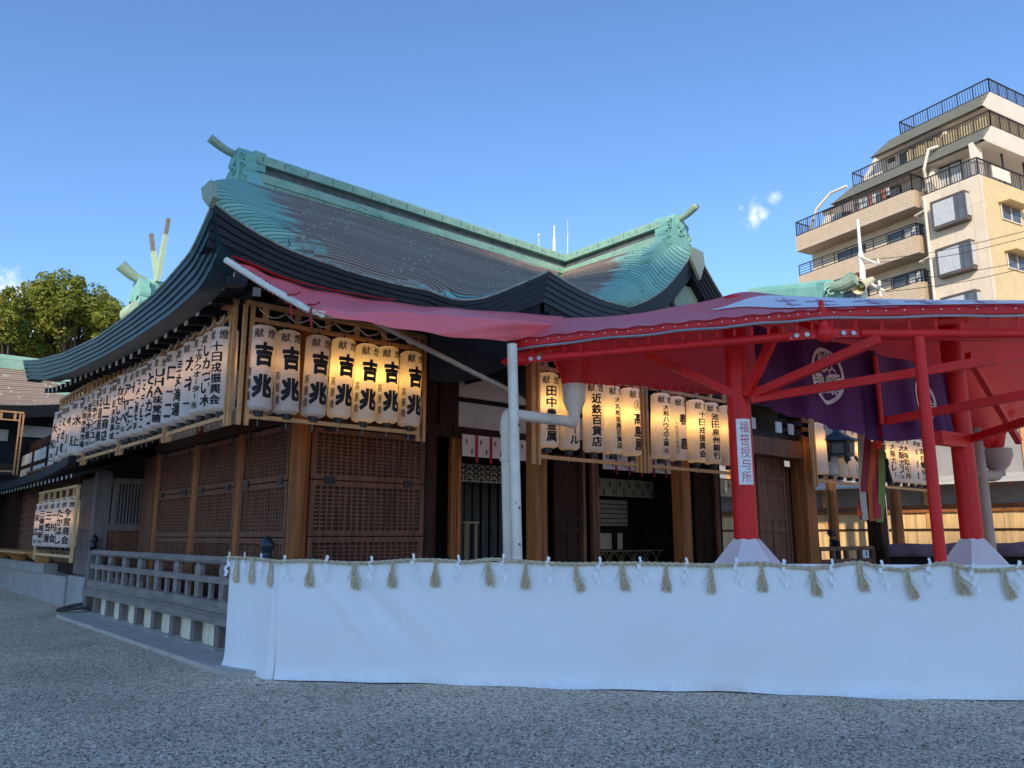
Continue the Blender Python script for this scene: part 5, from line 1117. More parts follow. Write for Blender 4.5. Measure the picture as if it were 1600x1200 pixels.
def canopy_mat():
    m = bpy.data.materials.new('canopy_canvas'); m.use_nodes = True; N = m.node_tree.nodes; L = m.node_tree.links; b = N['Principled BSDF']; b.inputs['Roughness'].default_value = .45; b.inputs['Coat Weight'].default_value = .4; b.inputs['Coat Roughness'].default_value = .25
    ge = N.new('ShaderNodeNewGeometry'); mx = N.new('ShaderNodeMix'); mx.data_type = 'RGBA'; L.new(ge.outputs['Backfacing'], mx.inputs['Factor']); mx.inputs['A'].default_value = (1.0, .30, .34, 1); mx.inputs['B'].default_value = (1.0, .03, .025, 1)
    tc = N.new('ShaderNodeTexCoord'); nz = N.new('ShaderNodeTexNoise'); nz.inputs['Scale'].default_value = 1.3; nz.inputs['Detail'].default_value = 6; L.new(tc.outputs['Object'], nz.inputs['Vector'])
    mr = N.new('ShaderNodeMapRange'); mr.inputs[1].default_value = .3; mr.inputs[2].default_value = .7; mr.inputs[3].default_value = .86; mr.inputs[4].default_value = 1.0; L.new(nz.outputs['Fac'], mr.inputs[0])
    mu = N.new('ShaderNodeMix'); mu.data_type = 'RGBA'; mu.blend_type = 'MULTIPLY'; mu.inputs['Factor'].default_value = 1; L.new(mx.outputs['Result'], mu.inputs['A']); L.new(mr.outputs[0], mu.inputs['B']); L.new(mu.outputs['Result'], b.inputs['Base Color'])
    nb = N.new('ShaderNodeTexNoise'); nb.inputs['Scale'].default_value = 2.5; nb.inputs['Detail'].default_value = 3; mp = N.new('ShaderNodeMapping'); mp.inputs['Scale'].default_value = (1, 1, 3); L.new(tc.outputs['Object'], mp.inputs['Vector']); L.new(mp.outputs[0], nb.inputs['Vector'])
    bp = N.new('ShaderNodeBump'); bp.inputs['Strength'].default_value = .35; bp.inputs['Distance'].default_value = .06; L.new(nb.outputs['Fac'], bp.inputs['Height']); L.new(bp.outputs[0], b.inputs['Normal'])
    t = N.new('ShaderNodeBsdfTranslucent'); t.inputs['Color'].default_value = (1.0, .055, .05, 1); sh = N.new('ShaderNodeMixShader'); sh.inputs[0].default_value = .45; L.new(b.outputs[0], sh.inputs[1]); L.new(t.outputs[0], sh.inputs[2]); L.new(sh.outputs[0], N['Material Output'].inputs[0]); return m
def face_up(o):
    bm = bmesh.new(); bm.from_mesh(o.data); 
    for f in bm.faces:
        if f.normal.z < 0: f.normal_flip()
    bm.to_mesh(o.data); bm.free(); return o
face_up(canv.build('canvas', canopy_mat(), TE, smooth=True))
# stripe and pale printed marks on the canvas, lying on its upper face
white_band = mat('canvas_print', (.74, .72, .76), .42, .04, 3)
def prt(b):
    b.grid(80, 6, lambda u, v: (lambda uu, w_: canf(uu, .42 + (v - .5) * w_))(lerp(.40, .995, u), .05 + .66 * smst(.0, .35, u)) + V((0, 0, .016)))
def prt2(b):
    for k, u0 in enumerate((.56, .62, .69, .755, .82, .89)):
        b.grid(10, 2, lambda u, v: canf(u0 + .045 * u, .30 + .05 * v + .03 * math.sin(u * 6 + k)) + V((0, 0, .026))); b.grid(10, 2, lambda u, v: canf(u0 + .012 + .03 * u, .52 + .05 * v - .04 * math.sin(u * 5 + k)) + V((0, 0, .026))); b.grid(3, 6, lambda u, v: canf(u0 + .02 + .007 * u, .22 + .42 * v) + V((0, 0, .03)))
part('canvas_marks', mat('mark_pink', (.62, .36, .46), .45, .05, 3), prt2, TE)
part('canvas_print', white_band, prt, TE)
part('valance', red_cloth, lambda b: b.slab(100, 3, lambda u, v: along(FH_, u).lerp(along(FLo, u), v) - fn_ * (-.02 - .012 * math.sin(u * 44) * v), (0, .004, 0)), TE, smooth=True)
cab = smoothpath([p + fn_ * .05 + V((0, 0, -.02 + .008 * math.sin(i * 1.7))) for i, p in enumerate(FLo[::4])], 120)
part('grey_conduit', steel, lambda b: b.tube(cab, .018, 8), TE)
part('lacing', noren_red, lambda b: b.tube([along(FH_, i / 160) + fn_ * .035 + V((0, 0, .035 * abs(math.sin(i * .36)) - .03)) for i in range(161)], .007, 5), TE)
part('eyelets', white_pole, lambda b: [b.tube([along(FH_, i / 44) + fn_ * .03 + V((0, 0, -.045)), along(FH_, i / 44) + fn_ * .045 + V((0, 0, -.05))], .010, 6) for i in range(1, 44)], TE)
part('hangers', red_paint, lambda b: [b.bar(along(FLo, i / 30) + V((0, 0, .02)), (lambda p: V((p.x, p.y, 4.03)))(along(FLo, i / 30)), .025, .025) for i in range(1, 30)], TE)
part('pole_under_hem', white_pole, lambda b: b.tube([ond(905, 592, 11.68), ond(1000, 601, 11.98), ond(1140, 612, 12.38), ond(1190, 614, 12.6)], .04, 12), TE)
part('hem_lacing', noren_red, lambda b: [b.tube([ond(912 + i * 13.5, 585 + i * 1.05, 11.7 + i * .038), ond(917 + i * 13.5, 594 + i * 1.05, 11.62 + i * .038), ond(921 + i * 13.5, 602 + i * 1.05, 11.68 + i * .038)], .008, 5) for i in range(17)], TE)
fz = ond(897, 592, 11.4)
part('canvas_funnel', red_cloth, lambda b: (b.lathe([(.15, -.32), (.19, 0), (.26, .3)], (p_h.x, p_h.y, ond(897, 596, dpd).z + .05), 24, 0, False), b.lathe([(.12, -.1), (.2, .25), (.4, .5)], ond(1556, 690, 14.0), 24, 0, False)), TE, smooth=True)
# second drainpipe near the right mast
D2 = thing('drainpipe', 'buff drainpipe with a hopper beside the right-hand red mast', 'drainpipe', (15.6, 5, 0))
h2 = ond(1556, 712, 14.0); e2 = ond(1530, 742, 13.6)
pvc_buff = mat('pvc_buff', (.42, .30, .24), .5, .08, 3)
def d2f(b):
    b.lathe([(.26, .12), (.27, .0), (.2, -.18), (.12, -.26), (.12, -.36)], h2, 20, 0, False); b.tube(smoothpath([h2 + V((0, 0, -.3)), V((h2.x - .05, h2.y, e2.z + .05)), V((h2.x - .25, h2.y, e2.z)), e2], 14), .10, 12); b.tube([e2, ond(1524, 745, 13.5)], .10, 12)
    b.tube([ond(1524, 668, 13.5), ond(1534, 745, 13.5), ond(1548, 858, 13.5), ond(1550, 880, 13.5)], .09, 12)
part('pipe', pvc_buff, d2f, D2, smooth=True)
# paper sign on the mast
SG = thing('paper_sign', 'white paper strip with red characters pasted on the red mast', 'sign', (9.1, 5.85, 2.2))
to_cam = V((-P1.x, -P1.y, 0)).normalized(); tang = V((-to_cam.y, to_cam.x, 0))
def sfn(x, z, r=.1575): a = x / r + .30; return P1 + to_cam * r * math.cos(a) + tang * r * math.sin(a) + V((0, 0, z))
sz0, sz1 = ond(1166, 757, 10.35).z, ond(1166, 654, 10.35).z
sgp = MB(); 
if sfn(.1, 0).dot(rt) < sfn(-.1, 0).dot(rt): tang = -tang
sgp.grid(14, 8, lambda u, v: sfn(lerp(-.10, .105, u), lerp(sz0, sz1, v))); sgp.build('paper', paper_w, SG, smooth=True)
sl = MB(); column(sl, '福笹授与所', .005, sz1 - .03, sz0 + .02, .125, lambda x, z: sfn(x, z, .1592), 0, .0)
sl.build('lettering', ink_red, SG)

# ------------------------------------------------------------ purple curtains with a round crest
def crest(b, fn, r):
    def ring(r0, r1): b.add([fn(r0 * math.cos(a), r0 * math.sin(a)) for a in [i * math.pi / 24 for i in range(48)]] + [fn(r1 * math.cos(a), r1 * math.sin(a)) for a in [i * math.pi / 24 for i in range(48)]], [(i, (i + 1) % 48, 48 + (i + 1) % 48, 48 + i) for i in range(48)])
    ring(r, r * .86)
    for q in range(3):
        a0 = math.pi / 2 + q * 2 * math.pi / 3; e = (math.cos(a0), math.sin(a0)); s_ = (-e[1], e[0])
        def P(x, y): return fn(r * (e[0] * y + s_[0] * x), r * (e[1] * y + s_[1] * x))
        def stroke(pts, w0, w1):
            n = len(pts); A = []; B = []
            for i, (x, y) in enumerate(pts):
                x2, y2 = pts[min(i + 1, n - 1)]; x1, y1 = pts[max(i - 1, 0)]; dx, dy = x2 - x1, y2 - y1; l = math.hypot(dx, dy) or 1; ww = lerp(w0, w1, i / (n - 1)); A.append(P(x - dy / l * ww, y + dx / l * ww)); B.append(P(x + dy / l * ww, y - dx / l * ww))
            b.add(A + B, [(i, i + 1, n + i + 1, n + i) for i in range(n - 1)])
        stroke([(0, .12), (0, .45), (0, .80)], .035, .02)
        for sg in (-1, 1):
            for k in range(5):
                y0 = .16 + k * .12; L_ = (.20, .30, .32, .26, .15)[k]
                stroke([(sg * (.06 + L_ * t), y0 + .10 * t + .16 * t * t) for t in (0, .33, .66, 1)], .034, .038)
            # curling tendril between the leaves
            stroke([(sg * (.42 + .16 * math.cos(t) * (1 - t / 9)), .12 + .16 * math.sin(t) * (1 - t / 9)) for t in [i * .5 for i in range(11)]], .03, .02)
def curtain(a, b_, z1l, z1r, z0l, z0r, label, cu, cz, cr, n, xs):
    t = thing('crest_curtain', label, 'curtain', (*a.xy, z0l), 'purple curtains under the canopy')
    d = (b_ - a); L_ = d.length; d.normalize(); nn = V((d.y, -d.x, 0)); nn = nn if nn.dot(-a) > 0 else -nn
    def f(s, z, q=0):
        u = s / L_; zt = lerp(z1l, z1r, u); zb = lerp(z0l, z0r, u); v = (zt - z) / (zt - zb)
        o = (.03 + .05 * v) * math.sin(s * n + 1) + .03 * math.sin(s * n * 2.3) * v + .12 * v * math.sin(u * 3.1)
        return V((a.x, a.y, 0)) + d * s + nn * (o + q) + V((0, 0, z))
    c = MB(); c.grid(70, 16, lambda u, v: f(u * L_, lerp(lerp(z0l, z0r, u), lerp(z1l, z1r, u), v) - .05 * math.sin(u * math.pi) * (1 - v)))
    c.build('cloth', purple, t, smooth=True)
    k = MB(); crest(k, lambda x, y: f(cu * L_ + x * xs, cz + y, .014), cr); crest(k, lambda x, y: f(cu * L_ + x * xs, cz + y, -.014), cr); k.build('crest', crest_m, t)
    return t
def zat(u, v, p): return EYE + (p.x * FX + p.y * FY) * (ray(u, v).z / (ray(u, v).x * FX + ray(u, v).y * FY))
A1 = V((9.35, 6.15, 0)); B1 = V((11.28, 5.06, 0)); A2 = V((11.42, 4.98, 0)); B2 = V((12.62, 4.62, 0))
ca = ond(1178, 560, 10.75); cb_ = ond(1372, 600, 11.2); cc = ond(1366, 600, 11.12); cd = ond(1506, 640, 11.75)
curtain(V((ca.x, ca.y, 0)), V((cb_.x, cb_.y, 0)), zat(1178, 508, ca), zat(1366, 548, cb_), zat(1178, 632, ca), zat(1366, 690, cb_), 'purple curtain with a large pale round crest beside the signed mast', .555, (zat(1288, 587, (ca + cb_) / 2)), .42, 9, .62)
curtain(V((cc.x, cc.y, 0)), V((cd.x, cd.y, 0)), zat(1376, 552, cc), zat(1506, 580, cd), zat(1376, 690, cc), zat(1506, 672, cd), 'purple curtain with its crest half hidden by the slim front post', .50, zat(1442, 627, (cc + cd) / 2), .35, 11, .55)
# ribbons and the little tassel
RB_ = thing('ribbon_bundle', 'bundle of long coloured ribbons hanging in front of the brown pillar', 'ribbons', (*ond(1365, 700, 12.5).xy, 1.8))
for nm, u0, u1, wv, v0, v1, colr in (('pale_ribbon', 1343, 1352, .10, 676, 812, (.50, .44, .36)), ('dark_red_ribbon', 1355, 1349, .11, 680, 812, (.30, .015, .03)), ('orange_ribbon', 1362, 1364, .11, 690, 814, (.60, .10, .02)), ('crimson_ribbon', 1369, 1371, .10, 680, 810, (.45, .02, .05)), ('green_ribbon', 1378, 1376, .11, 694, 816, (.20, .26, .06)), ('orange_ribbon', 1350, 1342, .09, 770, 806, (.55, .08, .02))):
    a = ond(u0, v0, 12.5); b_ = ond(u1, v1, 12.4); sd = rt * (wv / 2)
    part(nm, mat(nm, colr, .6, .1, 4) if nm not in MATS else MATS[nm], lambda b: b.slab(2, 10, lambda u, v: a.lerp(b_, v) + sd * (2 * u - 1) + V((FX, FY, 0)) * .03 * math.sin(v * 5 + u0), V((FX, FY, 0)) * .003), RB_)
tsl = MB(); q = ond(1385, 728, 12.6); tsl.lathe([(.01, .12), (.04, .10), (.045, .02), (.03, 0), (.07, -.22), (.075, -.26)], q, 14); tsl.tube([q + V((0, 0, .1)), q + V((-.05, 0, .55))], .008, 6)
tag(tsl.build('black_tassel', mat('black_cord', (.015, .012, .015), .8, .1, 5), None, True), 'black cord tassel hanging right of the green ribbon', 'tassel')
# hanging metal lantern
ML_ = thing('metal_lantern', 'dark hexagonal metal lantern hanging right of the wooden pillar', 'lantern', (*ond(1312, 715, 16).xy, 3.0))
q = ond(1308, 702, 17.0)
part('body', bronze, lambda b: b.lathe([(.34, -.16), (.36, .16)], q, 6), ML_)
part('panels', mat('bronze_light', (.10, .11, .09), .5, .3, 20), lambda b: [b.obox(q + V((.318 * math.cos(a), .318 * math.sin(a), 0)), V((-math.sin(a), math.cos(a), 0)) * .11, V((math.cos(a), math.sin(a), 0)) * .006, V((0, 0, .11))) for a in [math.pi / 6 + k * math.pi / 3 for k in range(6)]], ML_)
part('roof', bronze, lambda b: b.lathe([(.50, .16), (.46, .20), (.30, .26), (.12, .36), (.05, .50), (.02, .6)], q, 6), ML_)
part('feet', bronze, lambda b: [b.bar(q + V((.34 * math.cos(a), .34 * math.sin(a), -.16)), q + V((.40 * math.cos(a), .40 * math.sin(a), -.28)), .06, .05) for a in [k * math.pi / 3 for k in range(6)]], ML_)
part('chain', bronze, lambda b: b.tube([q + V((0, 0, .6)), q + V((0, 0, 1.4))], .015, 6), ML_)

# ------------------------------------------------------------ sunlit timber corridor building at the right
KB = thing('corridor_building', 'long plank-walled building with white plaster and low eaves, sunlit at the far right', 'building', (30, 12, 0))
KX = 30.0
part('plank_wall', wood_gold, lambda b: [b.box((KX + random.uniform(0, .02), -6 + k * .36, .3), (KX + .06, -6 + k * .36 + .345, 2.42)) for k in range(78)], KB)
part('plaster_wall', mat('plaster_shaded', (.30, .28, .27), .85, .12, 1.5), lambda b: b.box((KX + .05, -6, 2.5), (KX + .25, 22, 6.2)), KB)  # eave shade on the white plaster, painted in as a darker grey
part('rail', wood_pillar, lambda b: (b.box((KX - .10, -6, 2.42), (KX + .1, 22, 2.52)), b.box((KX - .05, -6, 2.58), (KX + .06, 22, 2.68))), KB)
part('mid_rail', wood_dark, lambda b: b.box((KX - .04, -6, 1.78), (KX + .02, 22, 1.85)), KB)
for k in range(15):
    yy = -5.5 + k * 1.93
    part('stud', wood_fresh, lambda b: (b.box((KX - .05, yy - .09, 1.85), (KX + .02, yy + .09, 2.42)), b.box((KX - .10, yy - .10, 2.68), (KX + .05, yy + .10, 4.1))), KB)
part('eave', steel_w := mat('eave_pale', (.52, .50, .46), .6, .15, 4), lambda b: b.slab(40, 3, lambda u, v: V((lerp(KX - 1.3, KX + .3, v), lerp(-6, 22, u), 3.40 + .35 * v)), (0, 0, -.08)), KB)
part('eave_rafters', wood_pillar, lambda b: [b.bar((KX - 1.2, -6 + k * .55, 3.28), (KX, -6 + k * .55, 3.55), .07, .08) for k in range(51)], KB)
part('roof', tiles, lambda b: b.grid(30, 12, lambda u, v: V((lerp(KX - .6, KX + 4, v), lerp(-6, 22, u), 6.1 + 1.6 * v ** 1.2)), 0, lambda u, v: (u * 60, v * 34), lambda u, v: (.5, 0)), KB)
part('upper_studs', wood_fresh, lambda b: [b.box((KX - .02, -5 + k * 1.93, 3.7), (KX + .06, -4.82 + k * 1.93, 6.1)) for k in range(14)], KB)
part('base', stone, lambda b: b.box((KX - .05, -6, 0), (KX + .3, 22, .3)), KB)
CT = thing('covered_counter', 'low stall counter under a mauve cloth behind the right-hand red posts', 'stall counter', (23, 8, 0))
ca_, cb2 = ond(1388, 872, 19), ond(1610, 872, 16.5)
mauve = mat('mauve_cloth', (.20, .12, .16), .7, .15, 2, .2, 5)
dc = (cb2 - ca_).normalized(); nc = V((-dc.y, dc.x, 0)); nc = nc if nc.dot(ca_) > 0 else -nc
ztc = ond(1400, 851, 19).z
part('top_cloth', mauve, lambda b: (b.slab(40, 4, lambda u, v: V((*ca_.xy, 0)) + dc * (cb2 - ca_).length * u + nc * (.9 * v) + V((0, 0, ztc + .03 * math.sin(u * 14) * (1 - v))), (0, 0, -.03)), b.slab(60, 3, lambda u, v: V((*ca_.xy, 0)) + dc * (cb2 - ca_).length * u - nc * (.02 + .03 * math.sin(u * 30) * (1 - v)) + V((0, 0, ztc - .28 * (1 - v))), nc * .01)), CT, smooth=True)
part('counter_body', wood_black, lambda b: b.obox((ca_ + cb2) / 2 + nc * .5 + V((0, 0, -(ca_ + cb2).z / 2 + (ztc - .05) / 2)), dc * (cb2 - ca_).length / 2, nc * .4, V((0, 0, (ztc - .05) / 2))), CT)
RR = thing('wooden_railing', 'dark wooden veranda railing low behind the fence at the right', 'railing', (17, 9, 0))
ra, rb = ond(1278, 858, 17.5), ond(1362, 856, 19)
part('top_rail', wood_brown, lambda b: b.bar(ra, rb, .12, .09), RR)
part('lower_rail', wood_brown, lambda b: b.bar(ra - V((0, 0, .28)), rb - V((0, 0, .28)), .10, .10), RR)
for k in range(5): part('baluster', wood_brown, lambda b: b.bar(ra.lerp(rb, k / 4) - V((0, 0, ra.z)), ra.lerp(rb, k / 4), .10, .10), RR)
NB = thing('notice_board', 'small white notice with a few marks standing low behind the railing', 'notice', (*ond(1355, 866, 22).xy, .8))
q = ond(1356, 866, 22)
part('board', paper_w, lambda b: b.obox(q, rt * .14, V((FX, FY, 0)) * .01, V((0, 0, .16))), NB)
part('marks', ink, lambda b: [b.obox(q + rt * (.04 - .08 * i) - V((FX, FY, 0)) * .014 + V((0, 0, .02)), rt * .012, V((FX, FY, 0)) * .002, V((0, 0, .08))) for i in range(2)], NB)

# ------------------------------------------------------------ the passer-by
def person():
    base = ond(1304, 840, 22.5); base.z = 0
    sd = -rt.copy(); f = sd; lat = V((FX, FY, 0))          # walks towards the left of the picture
    t = thing('person', 'person in dark jacket and peaked cap walking left before the sunlit planks', 'person', base)
    J = {}; E_ = []
    def j(n, fx_, ly, z, r): J[n] = (base + f * fx_ + lat * ly + V((0, 0, z)), r)
    j('pelvis', 0, 0, .94, .155); j('waist', .01, 0, 1.10, .145); j('chest', .03, 0, 1.32, .165); j('neck', .05, 0, 1.48, .07); j('chin', .075, 0, 1.545, .062); j('head', .085, 0, 1.63, .095); j('crown', .075, 0, 1.71, .075)
    for s_, n in ((-1, 'a'), (1, 'b')):
        j('hip' + n, 0, s_ * .09, .88, .10); j('knee' + n, .10 * s_ + .05, s_ * .09, .49, .07); j('ank' + n, .22 * s_ - .05, s_ * .09, .09, .05); j('toe' + n, .22 * s_ + .10, s_ * .09, .05, .04)
        j('sho' + n, .02, s_ * .19, 1.40, .085); j('elb' + n, -.06 - .07 * s_, s_ * .23, 1.13, .06); j('wri' + n, .08 - .1 * s_, s_ * .22, .92, .042); j('hand' + n, .12 - .1 * s_, s_ * .215, .84, .036)
    B = [('pelvis', 'waist'), ('waist', 'chest'), ('chest', 'neck'), ('neck', 'chin'), ('chin', 'head'), ('head', 'crown')]
    for n in 'ab': B += [('pelvis', 'hip' + n), ('hip' + n, 'knee' + n), ('knee' + n, 'ank' + n), ('ank' + n, 'toe' + n), ('chest', 'sho' + n), ('sho' + n, 'elb' + n), ('elb' + n, 'wri' + n), ('wri' + n, 'hand' + n)]
    names = list(J); me = bpy.data.meshes.new('body'); me.from_pydata([J[n][0] - base for n in names], [(names.index(a), names.index(b)) for a, b in B], [])
    o = bpy.data.objects.new('body', me); COL.objects.link(o); o.parent = t
    sk = o.modifiers.new('skin', 'SKIN'); 
    for i, n in enumerate(names): me.skin_vertices[0].data[i].radius = (J[n][1], J[n][1])
    me.skin_vertices[0].data[0].use_root = True
    ss = o.modifiers.new('sub', 'SUBSURF'); ss.levels = 2; ss.render_levels = 2
    dg = bpy.context.evaluated_depsgraph_get(); dg.update(); nm = bpy.data.meshes.new_from_object(o.evaluated_get(dg)); o.modifiers.clear(); o.data = nm; nm.name = 'body'
    jacket = mat('dark_jacket', (.012, .013, .018), .8, .1, 5); skin_ = mat('skin', (.30, .17, .11), .6, .05, 5)
    nm.materials.clear(); nm.materials.append(jacket); nm.materials.append(skin_)
    for p in nm.polygons:
        p.use_smooth = True; c_ = p.center
        if c_.z > 1.50 or (c_.z < .90 and abs(c_.dot(lat)) > .17): p.material_index = 1
    hd = V(J['head'][0])
    part('cap', black_plastic, lambda b: (b.lathe([(.112, .0), (.115, .05), (.09, .11), (.04, .135), (.005, .14)], hd + V((0, 0, .02)), 18), b.prism([hd + V((0, 0, .02)) + f * x + lat * y_ for x, y_ in ((.08, -.09), (.18, -.065), (.205, 0), (.18, .065), (.08, .09))], (0, 0, .015))), t)
    part('face_features', skin_, lambda b: (b.prism([hd + f * .09 + V((0, 0, .01)), hd + f * .118 + V((0, 0, -.03)), hd + f * .09 + V((0, 0, -.035))], lat * .022), b.lathe([(.004, -.03), (.022, -.01), (.022, .015), (.004, .03)], hd - lat * .095 + V((0, 0, -.01)) - f * .01, 8)), t)
    part('hair', ink, lambda b: b.lathe([(.08, -.05), (.10, -.01), (.105, .03)], hd - f * .02 + V((0, 0, .0)), 16, 0, False), t)
    for n in 'ab':
        h_, wv = J['hand' + n][0], J['wri' + n][0]; dn = (h_ - wv).normalized()
        def fing(b):
            for k in range(4): b.tube([h_ + f * (.022 * (k - 1.5)), h_ + f * (.022 * (k - 1.5)) + dn * (.06 + .01 * (k in (1, 2))), h_ + f * (.020 * (k - 1.5)) + dn * .10 - lat * .012], [.010, .009, .007], 6)
            b.tube([h_ + f * .03 - dn * .03, h_ + f * .055 + dn * .02, h_ + f * .05 + dn * .05], [.011, .010, .008], 6)
        part('fingers', skin_, fing, t)
        tz = J['toe' + n][0]; az = J['ank' + n][0]
        part('shoe', black_plastic, lambda b: b.bar(V((*az.xy, .05)) - f * .06, V((*tz.xy, .05)) + f * .03, .09, .09), t)
person()

# ------------------------------------------------------------ trees behind on the left
def tree(label, base, H, clumps, seed, n, trunk_r=.45):
    rnd = random.Random(seed); t = thing('broadleaf_tree', label, 'tree', base, 'evergreen trees behind the side shrine')
    base = V(base); tk = MB(); top = base + V((0, 0, H * .55))
    tk.tube(smoothpath([base, base + V((.3, 0, H * .25)), base + V((-.2, .2, H * .42)), top], 10), [trunk_r * (1 - .05 * i) for i in range(11)], 10)
    for c_, r in clumps:
        c_ = V(c_); s0 = base + V((0, 0, H * rnd.uniform(.35, .52))); m_ = s0.lerp(c_, .5) + V((rnd.uniform(-.8, .8), rnd.uniform(-.8, .8), -.4)); pts = smoothpath([s0, m_, c_], 8); tk.tube(pts, [.22 * (1 - .09 * i) for i in range(9)], 7)
        for k in range(5):
            d = V((rnd.gauss(0, 1), rnd.gauss(0, 1), rnd.gauss(.3, .7))).normalized(); tk.tube([pts[5], c_.lerp(c_ + d * r * .8, .5), c_ + d * r * .85], [.09, .06, .02], 5)
    tk.build('trunk', bark, t, smooth=True)
    vs = []; fs = []; mi = []
    for c_, r in clumps:
        c_ = V(c_); m = int(n * r * r)
        sub = [(c_ + V((rnd.gauss(0, 1), rnd.gauss(0, 1), rnd.gauss(0, .6))).normalized() * r * rnd.uniform(.45, .95), r * rnd.uniform(.22, .42)) for _ in range(int(16 + 7 * r))]
        for _ in range(m):
            sc_, sr = rnd.choice(sub); d = V((rnd.gauss(0, 1), rnd.gauss(0, 1), rnd.gauss(.12, .8))).normalized(); p = sc_ + d * sr * rnd.uniform(.55, 1.08) ** .6
            nr = (d + V((rnd.gauss(0, .6), rnd.gauss(0, .6), rnd.gauss(.3, .5)))).normalized(); a = nr.cross(V((rnd.random(), rnd.random(), rnd.random()))).normalized(); b_ = nr.cross(a); l = rnd.uniform(.10, .17)
            o = len(vs); vs += [p - a * l, p + b_ * l * .48, p + a * l, p - b_ * l * .48]; fs.append((o, o + 1, o + 2, o + 3)); mi.append(0 if rnd.random() < .62 else 1)
    me = bpy.data.meshes.new('crown'); me.from_pydata([tuple(v) for v in vs], [], fs); me.materials.append(leaf_m); me.materials.append(leaf2_m); me.polygons.foreach_set('material_index', mi)
    o = bpy.data.objects.new('crown', me); COL.objects.link(o); o.parent = t; o.matrix_parent_inverse = M.Translation(-base)
def tc(lst, d0): return [(ond(u, v, d0 + dd), r) for u, v, dd, r in lst]
tb = ond(112, 700, 55); tb.z = 0
tree('broad olive-green evergreen tree rising between the side shrine and the hall eave', tb, 14, tc([(70, 478, 0, 1.9), (105, 470, -1.5, 2.3), (140, 490, .5, 1.9), (88, 500, 1, 1.6), (160, 500, -1, 1.5), (170, 508, 1, 1.2), (60, 505, 1, 1.1), (100, 492, -2, 1.6), (85, 545, 0, 1.3), (150, 520, .6, 1.1), (66, 552, .5, 1.1), (118, 540, 1.5, .9)], 55), 3, 1150)
tb2 = ond(-5, 700, 52); tb2.z = 0
tree('darker evergreen tree cut off by the left picture edge', tb2, 13, tc([(10, 480, 0, 1.5), (0, 505, -1, 1.6), (25, 500, .5, 1.2), (12, 535, 0, 1.5), (40, 545, 1, 1.1), (-25, 490, 0, 1.9), (-15, 535, .5, 1.6), (45, 520, .8, .9)], 52), 5, 1000)

# ------------------------------------------------------------ stepped apartment block
AANG = math.atan2(FY, FX) + R_(29.3); AA = V((math.cos(AANG), math.sin(AANG), 0)); AB = V((AA.y, -AA.x, 0)); AK = V((51.18, 15.33, 0))
AP = thing('apartment_block', 'stepped cream apartment block with terraces towering behind the red canopy', 'apartment block', AK)
def ap(a, b, z): return AK + AA * a + AB * b + V((0, 0, z))
def abox(mb, a0, a1, b0, b1, z0, z1, mi=0): mb.obox(ap((a0 + a1) / 2, (b0 + b1) / 2, (z0 + z1) / 2), AA * (a1 - a0) / 2, AB * (b1 - b0) / 2, V((0, 0, (z1 - z0) / 2)), mi)
def apart(nm, m, fn, **k):
    mb = MB(); fn(mb); return mb.build(nm, m, AP, face_uv=True, **k)
apart('front_wall', apt_panel, lambda b: abox(b, .0, 3.75, .0, .3, 0, 23.5))
apart('end_wall', apt_yellow, lambda b: abox(b, .0, .3, .3, 12, 0, 20.2) or abox(b, .0, .3, .3, .9, 20.2, 23.5) or abox(b, 0, .3, 4.4, 12, 20.2, 23.5) or abox(b, 0, .3, .9, 4.4, 20.2, 23.5))
apart('wing_wall', apt_panel, lambda b: abox(b, 3.75, 13.9, 1.5, 1.8, 0, 23.1))
apart('far_wall', apt_yellow, lambda b: abox(b, 13.6, 13.9, 1.8, 12, 0, 23.1))
for z1 in (24.25, 21.05, 17.85, 14.65):
    def bal(b):
        abox(b, 4.45, 14.05, -.02, .14, z1 - 1.05, z1); abox(b, 4.3, 4.45, .12, 1.5, z1 - 1.05, z1); abox(b, 13.9, 14.05, .14, 1.5, z1 - 1.05, z1)
    apart('balcony_parapet', apt_tile, bal)
    apart('balcony_slab', apt_soffit, lambda b: abox(b, 4.3, 14.05, -.06, 1.5, z1 - 1.22, z1 - 1.06))
def railing(a0, b0, a1, b1, z, h, n, nm='terrace_railing', bars=True):
    p, q = ap(a0, b0, z), ap(a1, b1, z); mb = MB(); Z = V((0, 0, 1)); mb.bar(p + Z * h, q + Z * h, .07, .07); mb.bar(p + Z * .08, q + Z * .08, .05, .05)
    if bars:
        for i in range(n + 1): r = p.lerp(q, i / n); mb.bar(r, r + Z * h, .03 if i % 6 else .06, .03 if i % 6 else .06)
    else:
        for k in range(4): mb.bar(p + Z * h * (k + .4) / 4.2, q + Z * h * (k + .4) / 4.2, .035, .035)
        for i in range(n + 1): r = p.lerp(q, i / n); mb.bar(r, r + Z * h, .05, .05)
    return mb.build(nm, apt_iron, AP)
railing(4.4, .05, 14.0, .05, 24.25, 1.15, 54); railing(4.4, .05, 4.4, 1.5, 24.25, 1.15, 8); railing(14.0, .05, 14.0, 1.5, 24.25, 1.15, 8)
railing(.05, .08, 3.75, .08, 23.5, 1.15, 22); railing(.08, .08, .08, 8, 23.5, 1.15, 40)
for z1 in (21.05, 17.85, 14.65): railing(4.4, .05, 14.0, .05, z1, .85, 9, 'balcony_railing', False); railing(4.4, .05, 4.4, 1.5, z1, .85, 2, 'balcony_railing', False)
